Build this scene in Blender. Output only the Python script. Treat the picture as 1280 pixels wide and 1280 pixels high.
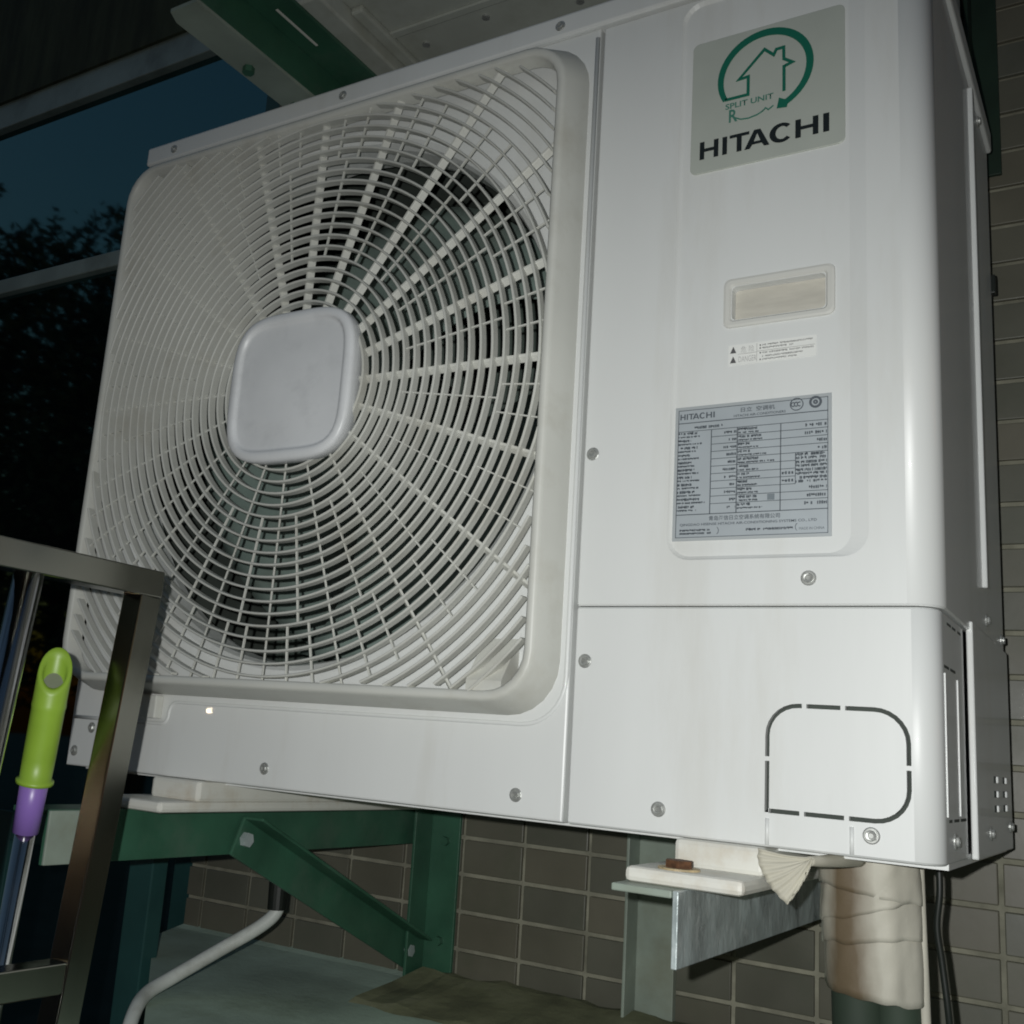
import bpy, bmesh, math, random
from mathutils import Vector, Matrix, noise as mnoise

for o in list(bpy.data.objects):
    bpy.data.objects.remove(o, do_unlink=True)
SC = bpy.context.scene
COL = SC.collection
rnd = random.Random(7)
PI = math.pi

# ------------------------------------------------------------------ camera
# metres; X along the wall, Y into the wall, Z up. Unit front face is Y = 0, its underside Z = 0.
CAM = Vector((1.0829, -0.8921, 0.0595))
RIGHT = Vector((0.837768, 0.540606, 0.076751))
DOWN = Vector((-0.052301, 0.219365, -0.974240))
FWD = Vector((-0.543516, 0.812173, 0.212051))
cd = bpy.data.cameras.new('camera')
cam = bpy.data.objects.new('camera', cd)
COL.objects.link(cam)
m = Matrix.Identity(4)
FWD.normalize()
RIGHT = (RIGHT - FWD * RIGHT.dot(FWD)).normalized()
DOWN = FWD.cross(RIGHT)
for i in range(3):
    m[i][0] = RIGHT[i]; m[i][1] = -DOWN[i]; m[i][2] = -FWD[i]; m[i][3] = CAM[i]
cam.matrix_world = m
cd.sensor_width = 36.0
cd.lens = 1375.11 / 1280 * 36
cd.shift_x = (640 - 535.96) / 1280
cd.shift_y = (627.32 - 640) / 1280
cd.clip_start = 0.02
cd.clip_end = 500
SC.camera = cam

# ------------------------------------------------------------------ sky, sun, flash, exposure
W = bpy.data.worlds.new('World')
SC.world = W
W.use_nodes = True
nt = W.node_tree
bg = nt.nodes['Background']
sky = nt.nodes.new('ShaderNodeTexSky')
sky.sky_type = 'NISHITA'
sky.sun_disc = False
sky.sun_elevation = math.radians(1.6)
sky.sun_rotation = math.radians(60)
sky.ozone_density = 2.6
sky.air_density = 1.5
nt.links.new(sky.outputs[0], bg.inputs[0])
bg.inputs[1].default_value = 0.15

sd = bpy.data.lights.new('sun', 'SUN')            # last light after sunset, hardly any
sd.energy = 0.01; sd.angle = math.radians(20); sd.color = (0.8, 0.9, 1.0)
sun = bpy.data.objects.new('sun', sd); COL.objects.link(sun)
# same direction as the sky's sun: on the horizon behind the building
sun.rotation_euler = (-Vector((math.sin(math.radians(60)), math.cos(math.radians(60)), math.tan(math.radians(1.6))))).to_track_quat('-Z', 'Y').to_euler()

fd = bpy.data.lights.new('phone_flash', 'SPOT')   # the phone's own flash, a few cm from its lens, tipped a little down
fd.energy = 33.0; fd.shadow_soft_size = 0.004; fd.color = (0.99, 1.0, 0.98)
fd.spot_size = math.radians(116); fd.spot_blend = 1.0
fl = bpy.data.objects.new('phone_flash', fd); COL.objects.link(fl)
fl.location = (1.059, -0.912, 0.075)
fl.rotation_euler = (FWD * 1375 + RIGHT * (800 - 536) + DOWN * (1040 - 627)).to_track_quat('-Z', 'Y').to_euler()

ld = bpy.data.lights.new('balcony_lamp', 'POINT')  # the warm lamp mirrored in the enamel and the tubes
ld.energy = 1.2; ld.shadow_soft_size = 0.013; ld.color = (1.0, 0.8, 0.55)
lo = bpy.data.objects.new('balcony_lamp', ld); COL.objects.link(lo)
lo.location = (-2.60, -2.92, 0.12)

SC.render.engine = 'CYCLES'
SC.view_settings.view_transform = 'Standard'
SC.view_settings.look = 'None'
SC.view_settings.exposure = 0.0
SC.view_settings.gamma = 1.0
SC.cycles.filter_width = 1.9
SC.cycles.max_bounces = 8


# ------------------------------------------------------------------ materials
def mat(name, col, rough=0.5, metal=0.0, spec=0.5, var=0.0, vscale=8.0, bump=0.0, bscale=200.0,
        dirt=None, dscale=6.0, damt=0.4, stretch=(1, 1, 1), rvar=0.0, coat=0.0):
    M = bpy.data.materials.new(name)
    M.use_nodes = True
    t = M.node_tree
    b = t.nodes['Principled BSDF']
    b.inputs['Base Color'].default_value = (*col, 1)
    b.inputs['Roughness'].default_value = rough
    b.inputs['Metallic'].default_value = metal
    b.inputs['Specular IOR Level'].default_value = spec
    b.inputs['Coat Weight'].default_value = coat
    b.inputs['Coat Roughness'].default_value = 0.02
    tc = t.nodes.new('ShaderNodeTexCoord')
    mp = t.nodes.new('ShaderNodeMapping')
    mp.inputs['Scale'].default_value = stretch
    geo = t.nodes.new('ShaderNodeNewGeometry')
    t.links.new(geo.outputs['Position'], mp.inputs['Vector'])
    out = None
    if var or rvar:
        n = t.nodes.new('ShaderNodeTexNoise'); n.inputs['Scale'].default_value = vscale
        n.inputs['Detail'].default_value = 6
        t.links.new(mp.outputs[0], n.inputs['Vector'])
    if var:
        r = t.nodes.new('ShaderNodeValToRGB')
        r.color_ramp.elements[0].position = 0.3; r.color_ramp.elements[1].position = 0.7
        r.color_ramp.elements[0].color = tuple(max(0, c * (1 - var)) for c in col) + (1,)
        r.color_ramp.elements[1].color = tuple(min(1, c * (1 + var)) for c in col) + (1,)
        t.links.new(n.outputs['Fac'], r.inputs[0])
        out = r.outputs[0]
    if rvar:
        mr = t.nodes.new('ShaderNodeMapRange')
        mr.inputs['To Min'].default_value = max(0.02, rough - rvar); mr.inputs['To Max'].default_value = min(1, rough + rvar)
        mr.inputs['From Min'].default_value = 0.3; mr.inputs['From Max'].default_value = 0.7
        t.links.new(n.outputs['Fac'], mr.inputs['Value'])
        t.links.new(mr.outputs[0], b.inputs['Roughness'])
    if dirt:
        n2 = t.nodes.new('ShaderNodeTexNoise'); n2.inputs['Scale'].default_value = dscale; n2.inputs['Detail'].default_value = 9
        n2.inputs['Roughness'].default_value = 0.65
        t.links.new(mp.outputs[0], n2.inputs['Vector'])
        r2 = t.nodes.new('ShaderNodeValToRGB')
        r2.color_ramp.elements[0].position = 0.52; r2.color_ramp.elements[1].position = 0.78
        r2.color_ramp.elements[0].color = (0, 0, 0, 1); r2.color_ramp.elements[1].color = (damt, damt, damt, 1)
        t.links.new(n2.outputs['Fac'], r2.inputs[0])
        mx = t.nodes.new('ShaderNodeMix'); mx.data_type = 'RGBA'
        t.links.new(r2.outputs[0], mx.inputs[0])
        if out: t.links.new(out, mx.inputs[6])
        else: mx.inputs[6].default_value = (*col, 1)
        mx.inputs[7].default_value = (*dirt, 1)
        out = mx.outputs[2]
    if out: t.links.new(out, b.inputs['Base Color'])
    if bump:
        n3 = t.nodes.new('ShaderNodeTexNoise'); n3.inputs['Scale'].default_value = bscale; n3.inputs['Detail'].default_value = 4
        t.links.new(mp.outputs[0], n3.inputs['Vector'])
        bp = t.nodes.new('ShaderNodeBump'); bp.inputs['Strength'].default_value = bump; bp.inputs['Distance'].default_value = 0.002
        t.links.new(n3.outputs['Fac'], bp.inputs['Height'])
        t.links.new(bp.outputs[0], b.inputs['Normal'])
    return M


M = {}
M['white'] = mat('white_enamel', (0.70, 0.715, 0.70), 0.42, var=0.03, vscale=5, bump=0.05, bscale=60, dirt=(0.45, 0.42, 0.34), dscale=7, damt=0.34, stretch=(1.6, 1, 0.28), rvar=0.06, coat=0.2)
M['plastic'] = mat('grille_plastic', (0.60, 0.605, 0.56), 0.45, var=0.05, vscale=9, dirt=(0.36, 0.33, 0.25), dscale=14, damt=0.4)
M['hub'] = mat('hub_plastic', (0.72, 0.735, 0.745), 0.38, var=0.05, vscale=14, dirt=(0.50, 0.51, 0.52), dscale=22, damt=0.5)
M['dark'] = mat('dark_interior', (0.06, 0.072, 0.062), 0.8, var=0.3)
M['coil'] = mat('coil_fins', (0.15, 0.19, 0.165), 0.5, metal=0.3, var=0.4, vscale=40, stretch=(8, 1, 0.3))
M['fan'] = mat('fan_plastic', (0.20, 0.262, 0.235), 0.45, var=0.15, vscale=10, dirt=(0.10, 0.10, 0.08), dscale=14, damt=0.6)
M['screw'] = mat('screw_zinc', (0.42, 0.43, 0.41), 0.38, metal=0.55, var=0.2, vscale=300)
M['badge'] = mat('badge_silver', (0.49, 0.52, 0.465), 0.42, metal=0.1, var=0.04, vscale=20)
M['bgreen'] = mat('logo_green', (0.008, 0.135, 0.085), 0.4)
M['bgreen2'] = mat('logo_green_thin', (0.06, 0.20, 0.15), 0.4)
M['bblack'] = mat('logo_black', (0.012, 0.016, 0.016), 0.35)
M['plate'] = mat('nameplate_foil', (0.42, 0.46, 0.485), 0.42, metal=0.2, var=0.05, vscale=30)
M['platerim'] = mat('nameplate_rim', (0.44, 0.47, 0.48), 0.4, metal=0.2)
M['print'] = mat('nameplate_print', (0.085, 0.10, 0.115), 0.5)
M['print2'] = mat('nameplate_print_faint', (0.17, 0.20, 0.22), 0.5)
M['sticker'] = mat('sticker_paper', (0.76, 0.77, 0.74), 0.5, var=0.03)
M['stickerink'] = mat('sticker_ink', (0.10, 0.10, 0.10), 0.5)
M['stickerink2'] = mat('sticker_ink_faint', (0.42, 0.42, 0.41), 0.5)
M['beige'] = mat('display_card', (0.50, 0.48, 0.42), 0.6, var=0.08, vscale=40, stretch=(1, 1, 6))
M['frame'] = mat('display_frame', (0.62, 0.62, 0.58), 0.35)
M['green'] = mat('green_paint', (0.034, 0.108, 0.066), 0.42, var=0.25, vscale=12, bump=0.15, bscale=90, dirt=(0.10, 0.14, 0.11), dscale=9, damt=0.6)
M['greygreen'] = mat('greygreen_paint', (0.27, 0.32, 0.27), 0.5, var=0.15, vscale=14, bump=0.1, bscale=80, dirt=(0.16, 0.15, 0.09), dscale=9, damt=0.6)
M['galv'] = mat('galvanised_steel', (0.40, 0.46, 0.46), 0.40, metal=0.25, var=0.30, vscale=30, bump=0.5, bscale=110, dirt=(0.66, 0.70, 0.70), dscale=70, damt=0.8, stretch=(1, 1, 0.7), rvar=0.15)
M['tile'] = mat('wall_tile', (0.125, 0.121, 0.092), 0.42, var=0.16, vscale=7, bump=0.10, bscale=45, dirt=(0.08, 0.095, 0.06), dscale=10, damt=0.5, rvar=0.1)
M['tile2'] = mat('wall_tile_darker', (0.114, 0.114, 0.089), 0.40, var=0.18, vscale=7, bump=0.10, bscale=45, dirt=(0.075, 0.09, 0.06), dscale=10, damt=0.5, rvar=0.1)
M['tile3'] = mat('wall_tile_brown', (0.134, 0.126, 0.094), 0.46, var=0.16, vscale=7, bump=0.10, bscale=45, rvar=0.1)
M['grout'] = mat('grout', (0.27, 0.265, 0.205), 0.9, var=0.25, vscale=30, bump=0.3, bscale=300, dirt=(0.10, 0.10, 0.07), dscale=12, damt=0.7)
M['ledge'] = mat('ledge_concrete', (0.44, 0.56, 0.46), 0.85, var=0.3, vscale=6, bump=0.4, bscale=120, dirt=(0.24, 0.30, 0.20), dscale=5, damt=0.8)
M['curb'] = mat('mossy_stone', (0.19, 0.20, 0.115), 0.9, var=0.35, vscale=14, bump=0.7, bscale=60, dirt=(0.22, 0.21, 0.16), dscale=14, damt=0.6)
M['floor'] = mat('terrace_floor', (0.13, 0.13, 0.12), 0.8, var=0.2, vscale=3)
M['steel'] = mat('stainless_steel', (0.19, 0.19, 0.165), 0.20, metal=1.0, var=0.1, vscale=25, rvar=0.04, stretch=(1, 1, 0.2))
M['chrome'] = mat('chrome_tube', (0.55, 0.55, 0.54), 0.12, metal=1.0, rvar=0.05, vscale=30)
M['mopgreen'] = mat('lime_plastic', (0.235, 0.385, 0.038), 0.42, var=0.10, vscale=20)
M['plug'] = mat('grey_plug', (0.17, 0.19, 0.13), 0.6, var=0.2)
M['moppurple'] = mat('purple_plastic', (0.22, 0.13, 0.42), 0.35, var=0.05)
M['wrap'] = mat('wrap_tape', (0.52, 0.50, 0.425), 0.6, var=0.10, vscale=20, bump=0.4, bscale=50)
M['flap'] = mat('tape_tail', (0.47, 0.45, 0.37), 0.65, var=0.08, vscale=30)
M['insul'] = mat('pipe_insulation', (0.028, 0.045, 0.030), 0.7, var=0.3)
M['hose'] = mat('grey_hose', (0.56, 0.59, 0.56), 0.5, var=0.1, vscale=15, dirt=(0.18, 0.17, 0.12), dscale=20, damt=0.5)
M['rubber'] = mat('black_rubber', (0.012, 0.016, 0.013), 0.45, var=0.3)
M['rust'] = mat('rusty_bolt', (0.10, 0.045, 0.02), 0.75, metal=0.3, var=0.5, vscale=200)
M['rustwash'] = mat('rust_washer', (0.48, 0.38, 0.22), 0.6, var=0.4, vscale=80)
M['winframe'] = mat('window_aluminium', (0.34, 0.40, 0.37), 0.45, metal=0.2, var=0.15, vscale=10, dirt=(0.08, 0.08, 0.06), dscale=8, damt=0.6)
M['teal'] = mat('teal_frame', (0.022, 0.075, 0.072), 0.4, var=0.2, vscale=9)
M['spandrel'] = mat('brown_soffit', (0.055, 0.065, 0.035), 0.8, var=0.4, vscale=5, stretch=(6, 1, 1))
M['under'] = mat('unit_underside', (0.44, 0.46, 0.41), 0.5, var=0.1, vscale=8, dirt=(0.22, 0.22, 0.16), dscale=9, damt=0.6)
M['white2'] = mat('foot_enamel', (0.66, 0.655, 0.60), 0.4, var=0.05, vscale=12, dirt=(0.40, 0.30, 0.17), dscale=26, damt=0.45)
M['leaf'] = mat('leaf', (0.035, 0.06, 0.02), 0.7, var=0.4, vscale=2)
M['bark'] = mat('bark', (0.05, 0.04, 0.03), 0.9, var=0.3)
M['shadegreen'] = mat('shaded_green_paint', (0.014, 0.034, 0.020), 0.6, var=0.3, vscale=12)  # bracket green darkened: shade put into the colour
M['glass'] = mat('window_glass', (0.004, 0.006, 0.007), 0.03, spec=0.5, bump=0.0)
M['glass'].node_tree.nodes['Principled BSDF'].inputs['IOR'].default_value = 2.7
M['glass'].node_tree.nodes['Principled BSDF'].inputs['Specular Tint'].default_value = (0.46, 0.98, 1.0, 1)   # sea-green coated glazing
M['streak'] = mat('glass_streak', (0.05, 0.06, 0.065), 0.4)


# wrap tape: brown rust run-off down the middle of the bundle
def stain(Mt, cx, cy, half, col):
    t = Mt.node_tree
    b = t.nodes['Principled BSDF']
    src = b.inputs['Base Color'].links[0].from_socket
    geo = t.nodes.new('ShaderNodeNewGeometry')
    sx = t.nodes.new('ShaderNodeSeparateXYZ'); t.links.new(geo.outputs['Position'], sx.inputs[0])
    n = t.nodes.new('ShaderNodeTexNoise'); n.inputs['Scale'].default_value = 16; n.inputs['Detail'].default_value = 6
    mp = t.nodes.new('ShaderNodeMapping'); mp.inputs['Scale'].default_value = (1, 1, 0.35)
    t.links.new(geo.outputs['Position'], mp.inputs[0]); t.links.new(mp.outputs[0], n.inputs['Vector'])
    ns = t.nodes.new('ShaderNodeMath'); ns.operation = 'MULTIPLY_ADD'; ns.inputs[1].default_value = 0.05; ns.inputs[2].default_value = -0.025
    t.links.new(n.outputs['Fac'], ns.inputs[0])
    a = t.nodes.new('ShaderNodeMath'); a.operation = 'ADD'; t.links.new(sx.outputs[0], a.inputs[0]); t.links.new(ns.outputs[0], a.inputs[1])
    s = t.nodes.new('ShaderNodeMath'); s.operation = 'SUBTRACT'; t.links.new(a.outputs[0], s.inputs[0]); s.inputs[1].default_value = cx
    ab = t.nodes.new('ShaderNodeMath'); ab.operation = 'ABSOLUTE'; t.links.new(s.outputs[0], ab.inputs[0])
    mr = t.nodes.new('ShaderNodeMapRange'); mr.inputs['From Min'].default_value = half; mr.inputs['From Max'].default_value = half * 0.25
    mr.inputs['To Min'].default_value = 0; mr.inputs['To Max'].default_value = 0.92
    t.links.new(ab.outputs[0], mr.inputs['Value'])
    mx = t.nodes.new('ShaderNodeMix'); mx.data_type = 'RGBA'
    t.links.new(mr.outputs[0], mx.inputs[0]); t.links.new(src, mx.inputs[6]); mx.inputs[7].default_value = (*col, 1)
    t.links.new(mx.outputs[2], b.inputs['Base Color'])


stain(M['wrap'], 0.866, 0, 0.024, (0.095, 0.06, 0.024))


# ------------------------------------------------------------------ mesh helpers
def link(name, me, mt, parent=None, smooth=False):
    o = bpy.data.objects.new(name, me)
    COL.objects.link(o)
    if mt is not None and not me.materials:
        me.materials.append(M[mt])
    if parent is not None:
        o.parent = parent
    if smooth:
        for p in me.polygons: p.use_smooth = True
    return o


def pyd(name, V, Fc, mt, parent=None, smooth=False, fix=True):
    me = bpy.data.meshes.new(name)
    me.from_pydata([tuple(v) for v in V], [], Fc)
    if fix:
        b = bmesh.new(); b.from_mesh(me)
        bmesh.ops.recalc_face_normals(b, faces=b.faces)
        b.to_mesh(me); b.free()
    me.update()
    return link(name, me, mt, parent, smooth)


def empty(name, loc, label, cat, group=None):
    o = bpy.data.objects.new(name, None)
    COL.objects.link(o)
    o.location = loc
    o.empty_display_size = 0.05
    tag(o, label, cat, group)
    return o


def tag(o, label=None, cat=None, group=None, kind=None):
    if label: o['label'] = label
    if cat: o['category'] = cat
    if group: o['group'] = group
    if kind: o['kind'] = kind
    return o


def child(name, parent, o):
    """re-parent a mesh built in world coordinates under an Empty placed anywhere"""
    o.parent = parent
    o.matrix_parent_inverse = Matrix.Translation(parent.location).inverted()
    return o


def boxv(x0, x1, y0, y1, z0, z1, bev=0.0):
    b = bmesh.new()
    bmesh.ops.create_cube(b, size=1)
    for v in b.verts:
        v.co = Vector((x0 + (v.co.x + .5) * (x1 - x0), y0 + (v.co.y + .5) * (y1 - y0), z0 + (v.co.z + .5) * (z1 - z0)))
    if bev:
        bmesh.ops.bevel(b, geom=list(b.edges), offset=bev, segments=2, affect='EDGES', profile=0.5)
    return b


def bmobj(name, b, mt, parent=None, smooth=False):
    me = bpy.data.meshes.new(name)
    bmesh.ops.recalc_face_normals(b, faces=b.faces)
    b.to_mesh(me); b.free()
    return link(name, me, mt, parent, smooth)


def box(name, x0, x1, y0, y1, z0, z1, mt, parent=None, bev=0.0):
    return bmobj(name, boxv(x0, x1, y0, y1, z0, z1, bev), mt, parent)


def rr(x0, x1, z0, z1, r, n=6):
    """rounded rectangle in XZ, anticlockwise from the right-top corner"""
    P = []
    for cx, cz, a0 in ((x1 - r, z1 - r, 0), (x0 + r, z1 - r, 90), (x0 + r, z0 + r, 180), (x1 - r, z0 + r, 270)):
        for k in range(n + 1):
            a = math.radians(a0 + 90 * k / n)
            P.append((cx + r * math.cos(a), cz + r * math.sin(a)))
    return P


def loft(loops, close=True, cap0=False, cap1=False):
    """loops: lists of 3D points with equal counts"""
    V = []; Fc = []
    n = len(loops[0])
    for L in loops: V += L
    for i in range(len(loops) - 1):
        for j in range(n if close else n - 1):
            a = i * n + j; b = i * n + (j + 1) % n
            Fc.append((a, b, b + n, a + n))
    if cap0: Fc.append(tuple(range(n - 1, -1, -1)))
    if cap1: Fc.append(tuple(range((len(loops) - 1) * n, len(loops) * n)))
    return V, Fc


def at_y(P, y): return [(x, y, z) for x, z in P]


def holed_plate(b, outer, holes, y, back=0.004):
    """flat sheet at Y=y facing -Y with holes that have walls going back"""
    loops = [outer] + holes
    es = []; hv = []
    for L in loops:
        vs = [b.verts.new((x, y, z)) for x, z in L]
        hv.append(vs)
        for i in range(len(vs)):
            es.append(b.edges.new((vs[i], vs[(i + 1) % len(vs)])))
    r = bmesh.ops.triangle_fill(b, use_beauty=True, use_dissolve=False, edges=es, normal=(0, -1, 0))
    for vs in hv[1:]:
        bk = [b.verts.new((v.co.x, y + back, v.co.z)) for v in vs]
        k = len(vs)
        for i in range(k):
            b.faces.new((vs[i], vs[(i + 1) % k], bk[(i + 1) % k], bk[i]))
    return hv


def tube(pts, r, n=12, cap=True, rf=None):
    """tube along points; r may be a list"""
    pts = [Vector(p) for p in pts]
    loops = []
    up = Vector((0, 0, 1))
    t0 = (pts[1] - pts[0]).normalized()
    u = t0.orthogonal().normalized()
    for i, p in enumerate(pts):
        if i == 0: t = pts[1] - pts[0]
        elif i == len(pts) - 1: t = pts[-1] - pts[-2]
        else: t = pts[i + 1] - pts[i - 1]
        t.normalize()
        u = (u - t * u.dot(t)).normalized()
        w = t.cross(u)
        rad = r[i] if isinstance(r, (list, tuple)) else r
        loops.append([tuple(p + (u * math.cos(2 * PI * k / n) + w * math.sin(2 * PI * k / n)) * rad) for k in range(n)])
    return loft(loops, True, cap, cap)


def smooth_path(P, n=10):
    P = [Vector(p) for p in P]
    Q = [P[0] * 2 - P[1]] + P + [P[-1] * 2 - P[-2]]
    out = []
    for i in range(1, len(Q) - 2):
        for k in range(n):
            t = k / n
            a, b, c, d = Q[i - 1], Q[i], Q[i + 1], Q[i + 2]
            out.append(0.5 * ((2 * b) + (c - a) * t + (2 * a - 5 * b + 4 * c - d) * t * t + (3 * b - a - 3 * c + d) * t ** 3))
    out.append(P[-1])
    return out


def bar(name, p0, p1, w, h, mt, parent=None, up=(0, 0, 1), bev=0.0015):
    """straight bar of section w x h from p0 to p1"""
    p0 = Vector(p0); p1 = Vector(p1)
    t = (p1 - p0); L = t.length; t.normalize()
    up = Vector(up); s = t.cross(up).normalized(); up = s.cross(t)
    b = boxv(-w / 2, w / 2, 0, L, -h / 2, h / 2, bev)
    for v in b.verts: v.co = p0 + s * v.co.x + t * v.co.y + up * v.co.z
    return bmobj(name, b, mt, parent)


def strokes(name, lines, w, y, mt, parent, th=0.0004):
    """flat strokes in the XZ plane: list of polylines, mitre joined"""
    V = []; Fc = []
    for pl in lines:
        ww = w
        if isinstance(pl, tuple): pl, ww = pl
        n = len(pl)
        P = [Vector((p[0], p[1])) for p in pl]
        base = len(V)
        for i in range(n):
            if i == 0: d = (P[1] - P[0]).normalized(); nrm = Vector((-d.y, d.x)); k = 1
            elif i == n - 1: d = (P[-1] - P[-2]).normalized(); nrm = Vector((-d.y, d.x)); k = 1
            else:
                d1 = (P[i] - P[i - 1]).normalized(); d2 = (P[i + 1] - P[i]).normalized()
                n1 = Vector((-d1.y, d1.x)); n2 = Vector((-d2.y, d2.x))
                nrm = n1 + n2
                if nrm.length < 1e-4: nrm = n1
                nrm.normalize(); k = 1 / max(0.45, nrm.dot(n1))
            wi = (ww[i] if isinstance(ww, (list, tuple)) else ww) / 2 * k
            for s in (1, -1):
                q = P[i] + nrm * wi * s
                V.append((q.x, y - th, q.y)); V.append((q.x, y + th, q.y))
        for i in range(n - 1):
            a = base + i * 4; c = a + 4
            Fc += [(a, a + 2, c + 2, c), (a, c, c + 1, a + 1), (a + 2, a + 3, c + 3, c + 2)]
        e = base + (n - 1) * 4
        Fc += [(base, base + 1, base + 3, base + 2), (e, e + 2, e + 3, e + 1)]
    return pyd(name, V, Fc, mt, parent)


def flat_boxes(name, rects, y, mt, parent, th=0.0003):
    V = []; Fc = []
    for x0, x1, z0, z1 in rects:
        k = len(V)
        for yy in (y - th, y + th):
            V += [(x0, yy, z0), (x1, yy, z0), (x1, yy, z1), (x0, yy, z1)]
        Fc += [(k, k + 1, k + 2, k + 3), (k, k + 4, k + 5, k + 1), (k + 1, k + 5, k + 6, k + 2), (k + 2, k + 6, k + 7, k + 3), (k + 3, k + 7, k + 4, k)]
    return pyd(name, V, Fc, mt, parent)


def text(name, body, x, z, h, y, mt, parent, width=None, bold=0.0):
    """text in the XZ plane facing -Y; lower left corner x, z; fitted to width"""
    cu = bpy.data.curves.new(name, 'FONT')
    cu.body = body; cu.size = 1.0; cu.offset = bold; cu.resolution_u = 3
    t = bpy.data.objects.new(name, cu); COL.objects.link(t)
    dg = bpy.context.evaluated_depsgraph_get()
    me = bpy.data.meshes.new_from_object(t.evaluated_get(dg))
    bpy.data.objects.remove(t, do_unlink=True); bpy.data.curves.remove(cu)
    if not me.vertices: return None
    xs = [v.co.x for v in me.vertices]; ys = [v.co.y for v in me.vertices]
    x0, x1, y0, y1 = min(xs), max(xs), min(ys), max(ys)
    sy = h / (y1 - y0); sx = (width / (x1 - x0)) if width else sy
    for v in me.vertices:
        v.co = Vector((x + (v.co.x - x0) * sx, y, z + (v.co.y - y0) * sy))
    me.materials.clear()
    return link(name, me, mt, parent)


# =================================================================== THE SETTING
# ---- terrace floor and ledge
fl_ = pyd('floor', [(-60, -60, -1.45), (60, -60, -1.45), (60, 60, -1.45), (-60, 60, -1.45)], [(0, 1, 2, 3)], 'floor')
tag(fl_, kind='structure')

V = []; Fc = []
lx = [-0.60 + 0.05 * i for i in range(49)]
prof = [(0.535, -0.262), (0.50, -0.268), (0.42, -0.270), (0.25, -0.271), (0.05, -0.272), (-0.03, -0.272), (-0.036, -0.278), (-0.036, -0.40), (0.535, -0.40)]
for ix, x in enumerate(lx):
    for (yy, zz) in prof:
        xl_ = -0.28 if yy > 0.46 else -0.158 + (0.333 - yy) * 1.018
        x = xl_ + (1.80 - xl_) * ix / 48
        j = mnoise.noise(Vector((x * 9, yy * 9, 3))) * 0.0025
        V.append((x, yy, zz + (j if zz > -0.3 else 0)))
npf = len(prof)
for i in range(len(lx) - 1):
    for j in range(npf):
        a = i * npf + j; b_ = i * npf + (j + 1) % npf
        Fc.append((a, b_, b_ + npf, a + npf))
Fc += [tuple(range(npf)), tuple(range((len(lx) - 1) * npf, len(lx) * npf))]
tag(pyd('ledge', V, Fc, 'ledge', smooth=False), kind='structure')

# mossy stone kerb lying on the ledge under the unit, right part
V = []; Fc = []
kx = [0.205 + 0.02 * i for i in range(60)]
kp = [(0.516, -0.262), (0.514, -0.253), (0.495, -0.250), (0.42, -0.259), (0.34, -0.266), (0.31, -0.2755)]
for x in kx:
    for (yy, zz) in kp:
        j = mnoise.noise(Vector((x * 20, yy * 20, 1))) * 0.005 + mnoise.noise(Vector((x * 60, yy * 60, 5))) * 0.0025
        V.append((x, yy + j, zz + j))
for i in range(len(kx) - 1):
    for j in range(len(kp) - 1):
        a = i * len(kp) + j
        Fc.append((a, a + 1, a + 1 + len(kp), a + len(kp)))
Fc += [tuple(range(len(kp))), tuple(range((len(kx) - 1) * len(kp), len(kx) * len(kp)))]
tag(pyd('stone_kerb', V, Fc, 'curb', smooth=False), 'weathered mossy stone kerb on the ledge at the foot of the tiled wall', 'kerb')

# ---- tiled wall
WY = 0.520
wall = empty('tiled_wall', (0.6, WY, -1.45), 'dark brown tiled wall with pale grout behind the outdoor unit', 'wall')
g = box('grout_bed', -0.28, 2.4, WY + 0.002, 0.75, -1.45, 2.6, 'grout'); child('', wall, g)
TP, TH = 0.098, 0.0502
TW, THH = TP - 0.0056, TH - 0.0056
x_ref, z_ref = 0.245 - 0.0028 - 0.0, -0.0705 + 0.0028   # a measured joint
tb = []
for k in range(3):
    b = boxv(0, TW, -0.0035, 0.004, 0, THH, 0.0012)
    me = bpy.data.meshes.new('tile'); b.to_mesh(me); b.free()
    me.materials.append(M[('tile', 'tile2', 'tile3')[k]])
    tb.append(me)
nt_ = 0
restV = []; restF = []
i0 = math.floor((-0.28 - x_ref) / TP); i1 = math.ceil((2.4 - x_ref) / TP)
j0 = math.floor((-0.30 - z_ref) / TH); j1 = math.ceil((2.5 - z_ref) / TH)
cam_inv = m.inverted()


def to_px(p):
    q = cam_inv @ Vector(p)
    if q.z >= -0.01: return None
    return (535.96 + 1375.11 * q.x / -q.z, 627.32 - 1375.11 * q.y / -q.z)


def tile_shows(x, z):
    for dx in (0, TW):
        for dz in (0, THH):
            p = to_px((x + dx, WY, z + dz))
            if p is None or not (-10 < p[0] < 1290 and -10 < p[1] < 1290): continue
            if p[1] > 985 + 0.10 * (p[0] - 300) and p[0] > 200 or p[0] > 1195: return True
    return False


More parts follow.
